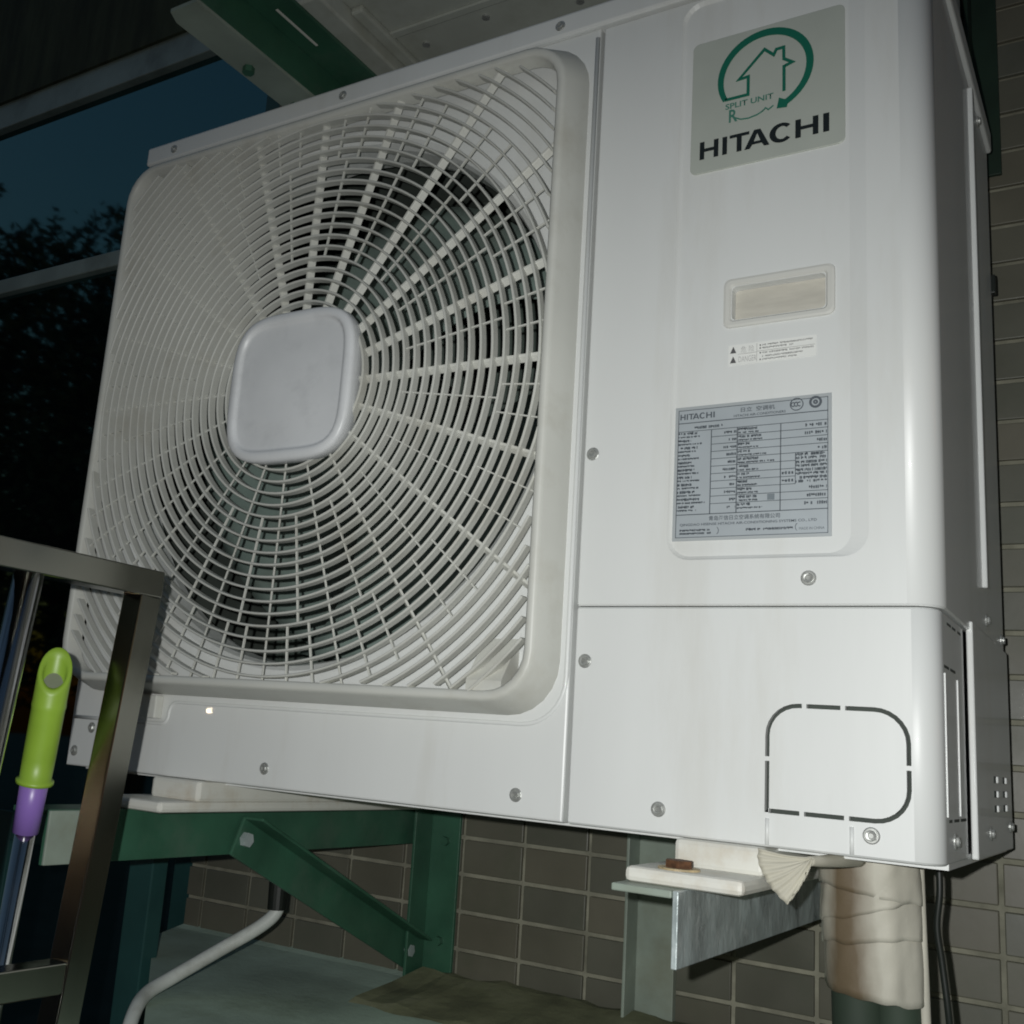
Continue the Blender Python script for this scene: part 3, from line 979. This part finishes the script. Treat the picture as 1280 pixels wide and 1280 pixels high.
# ---- display window
fr = [at_y(rr(0.7810, 0.8765, 0.4330, 0.4795, 0.006, 4), EMB + 0.0004), at_y(rr(0.7815, 0.8760, 0.4335, 0.4790, 0.006, 4), EMB - 0.0016), at_y(rr(0.7835, 0.8740, 0.4355, 0.4770, 0.005, 4), EMB - 0.0022),
      at_y(rr(0.7865, 0.8705, 0.4385, 0.4740, 0.004, 4), EMB - 0.0020), at_y(rr(0.7880, 0.8690, 0.4400, 0.4725, 0.003, 4), EMB - 0.0004), at_y(rr(0.7884, 0.8686, 0.4404, 0.4721, 0.003, 4), EMB + 0.011)]
V, Fc = loft(fr)
df = up(pyd('display_window', V, Fc, 'frame'))
up(box('card', 0.7886, 0.8684, EMB + 0.0100, EMB + 0.0115, 0.4406, 0.4719, 'beige'), df)

# ---- danger sticker
stk = up(box('danger_sticker', 0.7865, 0.8610, EMB - 0.0005, EMB + 0.0003, 0.3985, 0.4170, 'sticker'))
YS = EMB - 0.0008
for z in (0.4093, 0.4003):
    b = bmesh.new()
    holed_plate(b, [(0.7880, z), (0.7935, z), (0.79075, z + 0.0062)], [], YS)
    up(bmobj('triangle', b, 'stickerink'), stk)
up(text('lettering', '危 险', 0.7975, 0.4090, 0.0058, YS, 'stickerink2', None, 0.0115), stk)
up(text('lettering', 'DANGER', 0.7955, 0.4005, 0.0052, YS, 'stickerink2', None, 0.0155), stk)
rc = []


def scribble(x0, x1, z, h, step=0.00115, fill=0.8, r=rnd):
    x = x0; o = []
    while x < x1:
        if r.random() < 0.88:
            w = step * r.uniform(.5, fill)
            k = r.random()
            o.append((x, min(x + w, x1), z + (0 if k < .7 else h * .3), z + h * r.uniform(.75, 1)))
            if k > .4: o.append((x, min(x + step * .95, x1), z + h * .42, z + h * .58))
        x += step
    return o


for z, x1, f in ((0.4130, 0.8585, 1), (0.4103, 0.8420, 1), (0.4060, 0.8590, 0), (0.4028, 0.8500, 0), (0.4000, 0.8450, 0)):
    rc = scribble(0.8160, x1, z, 0.0017)
    flat_boxes('fine_print', rc, YS, 'stickerink2', stk)
flat_boxes('bullet', [(0.8138, 0.8148, z, z + 0.0012) for z in (0.4132, 0.4105, 0.4062, 0.4002)], YS, 'stickerink', stk)
flat_boxes('rule', [(0.8112, 0.8115, 0.3995, 0.4160), (0.7950, 0.8112, 0.4078, 0.4081), (0.8115, 0.8600, 0.4084, 0.4087)], YS, 'stickerink2', stk)

# ---- rating plate
NX0, NX1, NZ0, NZ1 = 0.7400, 0.8735, 0.2440, 0.3645
npl = up(box('nameplate', NX0, NX1, EMB - 0.0009, EMB + 0.0003, NZ0, NZ1, 'platerim', None, 0.0003))
up(box('foil', NX0 + 0.003, NX1 - 0.0025, EMB - 0.0012, EMB - 0.0008, NZ0 + 0.0025, NZ1 - 0.003, 'plate'), npl)
YN = EMB - 0.0015
ix0, ix1, iz0, iz1 = NX0 + 0.0032, NX1 - 0.0027, NZ0 + 0.0027, NZ1 - 0.0032
lw = 0.00045
Hl = []
rows = [0.3480 - 0.0066 * k for k in range(13)]       # 0.348 .. 0.2688
Hl += [(ix0, ix1, 0.3490, 0.3490 + lw * 1.5), (ix0, ix1, 0.2665, 0.2665 + lw * 1.5)]
for k, z in enumerate(rows[1:12]):
    Hl.append((0.7735, ix1 if k < 5 or k > 8 else 0.8445, z, z + lw)) if k else Hl.append((ix0, ix1, z, z + lw))
Vl = [(x, x + lw * 1.6, 0.2665, rows[1]) for x in (0.7728, 0.7955, 0.8322)] + [(0.8445, 0.8450, rows[9], rows[5])]
bd = [(ix0, ix1, iz0, iz0 + lw), (ix0, ix1, iz1 - lw, iz1), (ix0, ix0 + lw, iz0, iz1), (ix1 - lw, ix1, iz0, iz1)]
flat_boxes('printed_grid', Hl + Vl + bd, YN, 'print', npl)
r9 = random.Random(5)
L = []; D = []
for k in range(1, 12):
    z = rows[k] - 0.0030 - 0.0029
    L += scribble(ix0 + .0006, ix0 + r9.uniform(.011, .021), z + .0031, 0.0024, .0011, .95, r9)
    L += scribble(ix0 + .0006, ix0 + r9.uniform(.014, .026), z + .0004, 0.0016, .0008, .9, r9)
    w = r9.uniform(.005, .012); L += scribble(0.7950 - w, 0.7950, z + .0015, 0.0024, .0014, .8, r9)
    L += scribble(0.7966, 0.7966 + r9.uniform(.009, .020), z + .0031, 0.0024, .0011, .95, r9)
    L += scribble(0.7966, 0.7966 + r9.uniform(.016, .032), z + .0004, 0.0016, .0008, .9, r9)
    if k < 5 or k > 8:
        w = r9.uniform(.007, .024); D += scribble(ix1 - .001 - w, ix1 - .001, z + .0014, 0.0028, .0017, .75, r9)
    else:
        if k > 6: D += scribble(0.8338, 0.8430, z + .0015, .0026, .0026, .6, r9)
        L += scribble(0.8452, ix1 - .001, z + .0033, 0.0026, .0010, .95, r9)
        L += scribble(0.8452, ix1 - .001, z + .0003, 0.0024, .0010, .95, r9)
L += D + scribble(0.7580, 0.7830, rows[0] - .0046, .0026, .0014, .8, r9)
flat_boxes('printed_square', [(0.8220, 0.8278, rows[10] - .0055, rows[10] - .0005)], YN, 'print2', npl)
bold_letters('letter', 0.7448, 0.7758, 0.3525, 0.3578, YN, 'print', npl)
up(text('lettering', '日立  空调机', 0.7985, 0.3548, 0.0042, YN, 'print', None, 0.0290, 0.015), npl)
up(text('lettering', 'HITACHI AIR-CONDITIONERS', 0.7925, 0.3508, 0.0022, YN, 'print', None, 0.0440, 0.02), npl)
up(text('lettering', '青岛海信日立空调系统有限公司', 0.7725, 0.2608, 0.0042, YN, 'print', None, 0.0600, 0.015), npl)
up(text('lettering', 'QINGDAO HISENSE HITACHI AIR-CONDITIONING SYSTEMS CO., LTD', 0.7470, 0.2565, 0.0026, YN, 'print', None, 0.1150, 0.02), npl)
up(text('lettering', 'MADE IN CHINA', 0.8480, 0.2500, 0.0022, YN, 'print', None, 0.0200), npl)
flat_boxes('small_print', L + scribble(0.7470, 0.7735, 0.2522, .0018, .0011, .9, r9) + scribble(0.7470, 0.7745, 0.2494, .0018, .0011, .9, r9) + scribble(0.8045, 0.8430, 0.2510, .0022, .0012, .9, r9), YN, 'print', npl)
strokes('bracket_mark', [arc(0.7772, 0.2520, 0.0040, -50, 50, 6), arc(0.8490, 0.2525, 0.0040, 130, 230, 6)], 0.0004, YN, 'print', npl)
strokes('approval_mark', [(arc(0.8455, 0.3570, 0.0052, 0, 360, 24), 0.0007)] + [(arc(0.8426 + 0.0026 * k, 0.3570, 0.0017, 60, 300, 8), 0.0008) for k in range(3)], 0.0006, YN, 'print', npl)
strokes('approval_mark', [(arc(0.8608, 0.3575, 0.0042, 0, 360, 24), 0.0019), (arc(0.8608, 0.3575, 0.0013, 0, 360, 12), 0.0013)], 0.001, YN, 'print', npl)

# =================================================================== WALL BRACKETS UNDER THE UNIT
def bracket(xv, y_out, top, label, mt_arm, brace=True, h=0.052):
    R_ = empty('wall_bracket', (xv, WY, top), label, 'bracket', None)
    T = 0.0045
    # arm: angle section; upright leg with its face at xv, flange on top reaching left
    child('', R_, box('arm_web', xv - T, xv, y_out, WY - 0.006, top - h, top - 0.0001, mt_arm, None, 0.0008))
    child('', R_, box('arm_flange', xv - 0.052, xv - T - 0.0001, y_out - 0.002, WY - 0.006, top - 0.0055, top, 'greygreen' if mt_arm == 'galv' else 'green', None, 0.0012))
    # post on the wall: angle section
    child('', R_, box('post', xv + 0.010, xv + 0.062, WY - 0.009, WY - 0.0035, -0.262, top - 0.0, 'green', None, 0.001))
    child('', R_, box('post_web', xv + 0.0105, xv + 0.015, WY - 0.052, WY - 0.0092, -0.262, top, 'green', None, 0.001))
    if brace:
        a = Vector((xv + 0.006, 0.105, top - 0.030)); c = Vector((xv + 0.006, WY - 0.030, -0.232))
        child('', R_, bar('brace', a, c, 0.005, 0.046, 'green', None))
        t = (c - a).normalized()
        n_ = Vector((0, t.z, -t.y))
        if n_.z < 0: n_ = -n_
        child('', R_, bar('brace_flange', a + Vector((0.015, 0, 0)) + n_ * 0.022, c + Vector((0.015, 0, 0)) + n_ * 0.022, 0.030, 0.004, 'green', None))
        for p in (a + t * 0.012, c - t * 0.012):
            V, Fc = tube([(p.x + 0.0, p.y, p.z), (p.x + 0.010, p.y, p.z)], 0.0085, 6)
            child('', R_, pyd('bolt', V, Fc, 'galv'))
    for zz in (top - 0.045, top - 0.18):
        V, Fc = tube([(xv + 0.040, WY - 0.004, zz), (xv + 0.040, WY - 0.016, zz)], 0.0065, 6)
        child('', R_, pyd('bolt', V, Fc, 'green'))
    return R_


LB = bracket(0.180, -0.160, -0.0332, 'green painted steel triangular wall bracket under the fan end of the unit', 'green')
RB = bracket(0.785, -0.081, -0.0332, 'galvanised angle bracket under the pipe end of the unit', 'galv', brace=False, h=0.054)
child('', LB, box('arm_end_plate', 0.1802, 0.1835, -0.1605, -0.118, -0.085, -0.034, 'greygreen', None, 0.001))
# rusty foot bolts
def bolt_thing(x, y, label):
    R_ = empty('foot_bolt', (x, y, -0.0215), label, 'bolt')
    V, Fc = tube([(x, y, -0.0300), (x, y, -0.0200)], 0.016, 20); child('', R_, pyd('washer', V, Fc, 'rustwash'))
    V, Fc = tube([(x, y, -0.0202), (x, y, -0.0145)], 0.0110, 6); child('', R_, pyd('bolt_head', V, Fc, 'rust'))
    return R_


bolt_thing(0.771, -0.043, 'rusty bolt clamping the white foot to the galvanised bracket')
# third upright steel strip on the wall
ST = empty('steel_post', (0.54, 0.515, -0.262), 'flat grey steel strip standing against the tiles between the brackets', 'post')
child('', ST, box('strip', 0.513, 0.566, 0.505, 0.5165, -0.255, 0.30, 'greygreen', None, 0.001))
child('', ST, box('edge_return', 0.5131, 0.5171, 0.470, 0.5049, -0.255, 0.30, 'greygreen', None, 0.001))

# =================================================================== PIPES UNDER THE UNIT
PB = empty('pipe_bundle', (0.872, 0.12, -0.27), 'cream tape-wrapped refrigerant pipe bundle with brown rust stain below the pipe cover', 'pipe')


def wrap_turn(z0, z1, tilt, r0, r1, x0, y0, seed):
    """one turn of wrapping tape: slightly conical, tilted, wrinkled"""
    loops = []
    nseg = 72
    for i in range(11):
        t = i / 10
        L = []
        for k in range(nseg):
            a = 2 * PI * k / nseg
            r = r0 + (r1 - r0) * t
            r *= 1 + 0.06 * mnoise.noise(Vector((math.cos(a) * 2, math.sin(a) * 2, 0.5))) + 0.028 * mnoise.noise(Vector((math.cos(a) * 3.5 + t * 2.2 + seed * 0.07, math.sin(a) * 3.5, t * 1.0)))
            zz = z0 + (z1 - z0) * t + tilt * math.cos(a) * 0.9 + 0.003 * t * mnoise.noise(Vector((math.cos(a) * 2.5, math.sin(a) * 2.5, seed)))
            L.append((x0 + r * math.cos(a), y0 + 0.10 * (-(zz)) + r * 0.9 * math.sin(a), zz))
        loops.append(L)
    V, Fc = loft(loops)
    o = child('', PB, pyd('wrap_turn', V, Fc, 'wrap', smooth=True))
    sm = o.modifiers.new('s', 'SOLIDIFY'); sm.thickness = 0.0012
    return o


wrap_turn(0.006, -0.034, -0.006, 0.0388, 0.0395, 0.8755, 0.115, 1)
wrap_turn(-0.020, -0.050, 0.013, 0.0382, 0.0392, 0.8755, 0.115, 5)
wrap_turn(-0.030, -0.072, 0.006, 0.0374, 0.0385, 0.8760, 0.115, 9)
wrap_turn(-0.055, -0.114, -0.004, 0.0364, 0.0376, 0.8770, 0.115, 12)
for dx, dy, r in ((-0.014, 0.0, 0.021), (0.016, 0.006, 0.019)):
    V, Fc = tube(smooth_path([(0.877 + dx, 0.117 + dy, 0.01), (0.878 + dx, 0.127 + dy, -0.10), (0.880 + dx, 0.14 + dy, -0.20), (0.884 + dx, 0.20 + dy, -0.262)], 6), r, 16)
    child('', PB, pyd('insulated_pipe', V, Fc, 'insul', smooth=True))
V, Fc = tube(smooth_path([(0.912, 0.13, 0.0), (0.914, 0.132, -0.09), (0.916, 0.145, -0.19), (0.922, 0.2, -0.262)], 6), 0.0045, 10)
child('', PB, pyd('tape_edge', V, Fc, 'wrap', smooth=True))
# black strand modelled in place of the bundle's cast shadow
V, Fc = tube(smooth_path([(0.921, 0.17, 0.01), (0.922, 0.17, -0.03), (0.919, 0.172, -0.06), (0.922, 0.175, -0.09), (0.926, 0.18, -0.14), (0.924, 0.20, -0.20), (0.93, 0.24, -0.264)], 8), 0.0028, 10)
tag(pyd('pipe_shadow', V, Fc, 'rubber', smooth=True), 'thin black strand standing in for the shadow beside the wrapped pipe bundle', 'pipe_shadow')

# tail of wrapping tape: pleated fan
V = []; Fc = []
piv = Vector((0.8625, -0.014, -0.0040))
rim_ = [(x - 0.0055, z - 0.0008) for x, z in ((.830, .0000), (.8295, -.006), (.8315, -.013), (.835, -.020), (.839, -.0265), (.845, -.0325), (.8515, -.0375), (.856, -.031), (.862, -.022), (.866, -.013))]
nR = 10
NA = 45
for i in range(NA):
    f = i / (NA - 1) * (len(rim_) - 1); i_ = min(int(f), len(rim_) - 2); f -= i_
    x = rim_[i_][0] * (1 - f) + rim_[i_ + 1][0] * f; z = rim_[i_][1] * (1 - f) + rim_[i_ + 1][1] * f
    for k in range(nR + 1):
        t = k / nR
        ph = i / (NA - 1) * 2 * PI * 5.2
        V.append((piv.x + (x - piv.x) * t, -0.014 - 0.006 * t + 0.0026 * (abs(math.sin(ph)) - 0.5) * t ** 0.8 + 0.0015 * math.sin(3 * t + i * 0.2), piv.z + (z - piv.z) * t - 0.0015 * math.sin(PI * t)))
for i in range(NA - 1):
    for k in range(nR):
        a = i * (nR + 1) + k
        Fc.append((a, a + 1, a + 1 + nR + 1, a + nR + 1))
tp = child('', PB, pyd('tape_tail', V, Fc, 'flap', smooth=True))
sm = tp.modifiers.new('s', 'SOLIDIFY'); sm.thickness = 0.0010
V, Fc = tube(smooth_path([(0.8600, -0.012, -0.006), (0.866, 0.005, -0.006), (0.872, 0.035, -0.006), (0.876, 0.078, -0.006)], 5), [0.0035 + 0.0002 * k for k in range(16)], 10)
child('', PB, pyd('tape_knot', V, Fc, 'flap', smooth=True))

# ---- drain hose
DH = empty('drain_hose', (0.11, 0.28, -0.27), 'pale grey drain hose sagging from a black elbow under the unit', 'hose')
path = smooth_path([(0.1105, 0.280, -0.150), (0.112, 0.280, -0.170), (0.101, 0.262, -0.190), (0.074, 0.215, -0.220), (0.052, 0.165, -0.248), (0.053, 0.125, -0.2605), (0.072, 0.090, -0.273), (0.090, 0.065, -0.300), (0.096, 0.058, -0.36), (0.097, 0.056, -0.62)], 8)
V, Fc = tube(path, 0.0085, 14)
child('', DH, pyd('hose', V, Fc, 'hose', smooth=True))
V, Fc = tube([(0.110, 0.280, -0.003), (0.110, 0.280, -0.115), (0.110, 0.280, -0.1151), (0.1108, 0.280, -0.169)], [0.0095, 0.0095, 0.0130, 0.0120], 18)
child('', DH, pyd('elbow', V, Fc, 'rubber', smooth=False))

# =================================================================== UNIT AND BRACKET OVERHEAD
UB = empty('wall_bracket', (0.20, WY, 0.85), 'grey-green overhead bracket arm carrying the unit above', 'bracket')
b = bmesh.new()
pts = [(0.172, -0.135), (0.180, -0.152), (0.2215, -0.152), (0.2215, WY - 0.006), (0.172, WY - 0.006)]
v0 = [b.verts.new((x, y, 0.8500)) for x, y in pts]; v1 = [b.verts.new((x, y, 0.8545)) for x, y in pts]
b.faces.new(v0); b.faces.new(v1[::-1])
for i in range(len(pts)): b.faces.new((v0[i], v0[(i + 1) % 5], v1[(i + 1) % 5], v1[i]))
child('', UB, bmobj('arm_flange', b, 'greygreen'))
child('', UB, box('arm_web', 0.2168, 0.2216, -0.152, WY - 0.006, 0.8547, 0.905, 'green', None, 0.0008))
child('', UB, box('upper_flange', 0.2220, 0.2720, -0.152, WY - 0.006, 0.8995, 0.9048, 'green', None, 0.0008))
child('', UB, box('slot', 0.2432, 0.2468, -0.050, 0.028, 0.8988, 0.9000, 'white2', None, 0.0004))  # pale strip coloured as light showing through a slot in the flange
child('', UB, box('post', 0.2225, 0.2725, WY - 0.009, WY - 0.0035, 0.62, 0.8993, 'green', None, 0.001))
for yy in (-0.03, 0.06):
    V, Fc = tube([(0.190, yy, 0.8498), (0.190, yy, 0.842)], 0.0075, 6)
    child('', UB, pyd('bolt', V, Fc, 'green'))
UR = empty('wall_bracket', (0.945, WY, 0.62), 'green upright of the overhead bracket, shade put into its colour, beside the unit on bare tiles', 'bracket')
child('', UR, box('post', 0.925, 0.958, WY - 0.010, WY - 0.0040, 0.80, 1.25, 'shadegreen', None, 0.001))
child('', UR, box('post_web', 0.925, 0.930, WY - 0.050, WY - 0.0102, 0.80, 1.25, 'shadegreen', None, 0.001))
UU = empty('outdoor_unit', (0.6, 0.2, 0.905), 'second pale outdoor unit overhead, only its underside in view', 'air conditioner')
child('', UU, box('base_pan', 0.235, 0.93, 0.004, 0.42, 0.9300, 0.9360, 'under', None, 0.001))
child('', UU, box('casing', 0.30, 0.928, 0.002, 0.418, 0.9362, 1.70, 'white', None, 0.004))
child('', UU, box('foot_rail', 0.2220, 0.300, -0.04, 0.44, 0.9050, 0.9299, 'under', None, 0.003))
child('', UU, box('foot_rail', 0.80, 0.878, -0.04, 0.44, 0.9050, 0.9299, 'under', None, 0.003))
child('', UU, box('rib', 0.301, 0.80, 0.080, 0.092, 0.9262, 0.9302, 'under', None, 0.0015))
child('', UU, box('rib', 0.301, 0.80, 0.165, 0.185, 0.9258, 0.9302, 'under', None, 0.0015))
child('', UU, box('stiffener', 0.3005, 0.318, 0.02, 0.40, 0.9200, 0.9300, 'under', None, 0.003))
for x, y in ((0.345, 0.122), (0.440, 0.110), (0.555, 0.135), (0.66, 0.14)):
    V, Fc = tube([(x, y, 0.9302), (x, y, 0.9275)], 0.005, 12)
    child('', UU, pyd('screw', V, Fc, 'screw'))

# =================================================================== FOREGROUND: STEEL RACK AND MOP
RK = empty('steel_rack', (0.338, -0.45, -1.45), 'stainless steel tube rack standing in front of the unit', 'rack')
TB = 0.0235
xr = 0.350 - TB / 2
lean = 0.083      # metres of Y per metre of Z


def yz(y, z): return Vector((xr, y + lean * (z - 0.17), z))


child('', RK, bar('top_bar', (xr, -0.90, 0.1765), (xr, -0.2085, 0.1765), TB, TB, 'steel', None, bev=0.0012))
child('', RK, bar('post', yz(-0.2205, 0.1650), yz(-0.2205, -1.448), TB, TB, 'steel', None, up=(0, 1, 0), bev=0.0012))
child('', RK, bar('post', yz(-0.885, 0.1650), yz(-0.885, -1.448), TB, TB, 'steel', None, up=(0, 1, 0), bev=0.0012))
child('', RK, bar('lower_bar', (xr, -0.90, -0.1455), (xr, -0.2580, -0.1455), TB - 0.002, TB, 'steel', None, bev=0.0012))
child('', RK, bar('lower_bar', (xr, -1.00, -1.2), (xr, -0.3450, -1.2), TB - 0.002, TB, 'steel', None, bev=0.0012))
for y0 in (-0.3405, -0.52, -0.70):
    V, Fc = tube([yz(y0, 0.1660), yz(y0, -0.60), yz(y0, -1.19)], 0.0118, 20)
    child('', RK, pyd('round_bar', V, Fc, 'chrome', smooth=True))
# mop leaning on the rack: lime grip with slant-cut open end, purple collar, chrome pole
MP = empty('mop', (0.27, -0.33, -1.45), 'mop with lime green grip and purple collar leaning on the steel rack', 'mop')
a = Vector((0.3075, -0.2765, 0.1180)); c = Vector((0.2535, -0.2460, -0.1430))
ax = (c - a).normalized()
view = (CAM - a).normalized()
u_ = (view - ax * view.dot(ax)).normalized(); w_ = ax.cross(u_)


def mloop(s, r, slant=0.0, n=28):
    return [tuple(a + ax * (s + slant * r * math.cos(2 * PI * k / n)) + (u_ * math.cos(2 * PI * k / n) + w_ * math.sin(2 * PI * k / n)) * r) for k in range(n)]


R0 = 0.0140
S1 = 0.122
outer = [mloop(0.024, R0 * 0.90, 1.3), mloop(0.0250, R0 * 0.97, 1.3), mloop(0.0275, R0, 1.2), mloop(0.050, R0, 0.25), mloop(0.055, R0 * 1.03), mloop(0.058, R0 * 0.99), mloop(0.10, R0 * 0.97), mloop(S1 - 0.004, R0 * 0.94), mloop(S1 - 0.003, R0 * 1.12), mloop(S1, R0 * 1.12), mloop(S1 + 0.0005, R0 * 0.7)]
inner = [mloop(0.044, R0 * 0.60, 1.0), mloop(0.028, R0 * 0.66, 1.3), mloop(0.0246, R0 * 0.74, 1.3)]
V, Fc = loft(inner + outer, True, True, True)
child('', MP, pyd('grip', V, Fc, 'mopgreen', smooth=True))
V, Fc = loft([mloop(0.0385, R0 * 0.10, 1.1), mloop(0.0385, R0 * 0.62, 1.1), mloop(0.0400, R0 * 0.62, 1.1)], True, True, True)
child('', MP, pyd('end_plug', V, Fc, 'plug', smooth=False))
V, Fc = loft([mloop(S1 + .0006, R0 * 0.80), mloop(S1 + 0.001, R0 * 0.84), mloop(S1 + 0.042, R0 * 0.78), mloop(S1 + 0.043, R0 * 0.5)], True, True, True)
child('', MP, pyd('collar', V, Fc, 'moppurple', smooth=True))
V, Fc = loft([mloop(S1 + 0.030, R0 * 0.60), mloop(1.45, R0 * 0.60)], True, True, True)
child('', MP, pyd('pole', V, Fc, 'chrome', smooth=True))
q = a + ax * 1.45
V, Fc = loft([[tuple(Vector((q.x, q.y, 0)) + Vector((r * math.cos(2 * PI * k / 24), r * math.sin(2 * PI * k / 24), z))) for k in range(24)] for r, z in ((0.03, q.z + .02), (0.08, q.z - 0.02), (0.14, -1.445))], True, True, True)
child('', MP, pyd('mop_head', V, Fc, 'white2', smooth=True))

# =================================================================== TREES MIRRORED IN THE WINDOW
def tree(x, y, h, seed, label):
    r = random.Random(seed)
    T_ = empty('tree', (x, y, -1.45), label, 'tree', 'trees across from the window')
    V, Fc = tube(smooth_path([(x, y, -1.45), (x + .1, y, 0.2), (x - .1, y + .1, h * .55), (x, y, h * .9)], 5), [0.16 - 0.008 * k for k in range(16)], 8)
    child('', T_, pyd('trunk', V, Fc, 'bark', smooth=True))
    V = []; Fc = []
    for _ in range(9500):
        while True:
            p = Vector((r.uniform(-1, 1), r.uniform(-1, 1), r.uniform(-1, 1)))
            if p.length < 1 and mnoise.noise(p * 2.3 + Vector((seed, 0, 0))) > -0.12: break
        p = Vector((x + p.x * 2.0, y + p.y * 2.0, h * 0.50 + p.z * h * 0.50))
        d1 = Vector((r.gauss(0, 1), r.gauss(0, 1), r.gauss(0, 1))).normalized() * 0.065
        d2 = Vector((r.gauss(0, 1), r.gauss(0, 1), r.gauss(0, 1))).normalized() * 0.04
        k = len(V)
        V += [p - d1, p + d2, p + d1, p - d2]; Fc.append((k, k + 1, k + 2, k + 3))
    child('', T_, pyd('crown', V, Fc, 'leaf', fix=False))


for i, (ang, dist, h) in enumerate(((-151, 11, 6.2), (-146, 10, 5.3), (-141.5, 10.5, 6.0), (-136, 11, 5.6), (-157, 11, 5.8))):
    aa = math.radians(ang)
    tree(-1.0 + dist * math.cos(aa), 0.5 + dist * math.sin(aa), h, i + 1, 'dark leafy tree seen only as a reflection in the window glass')
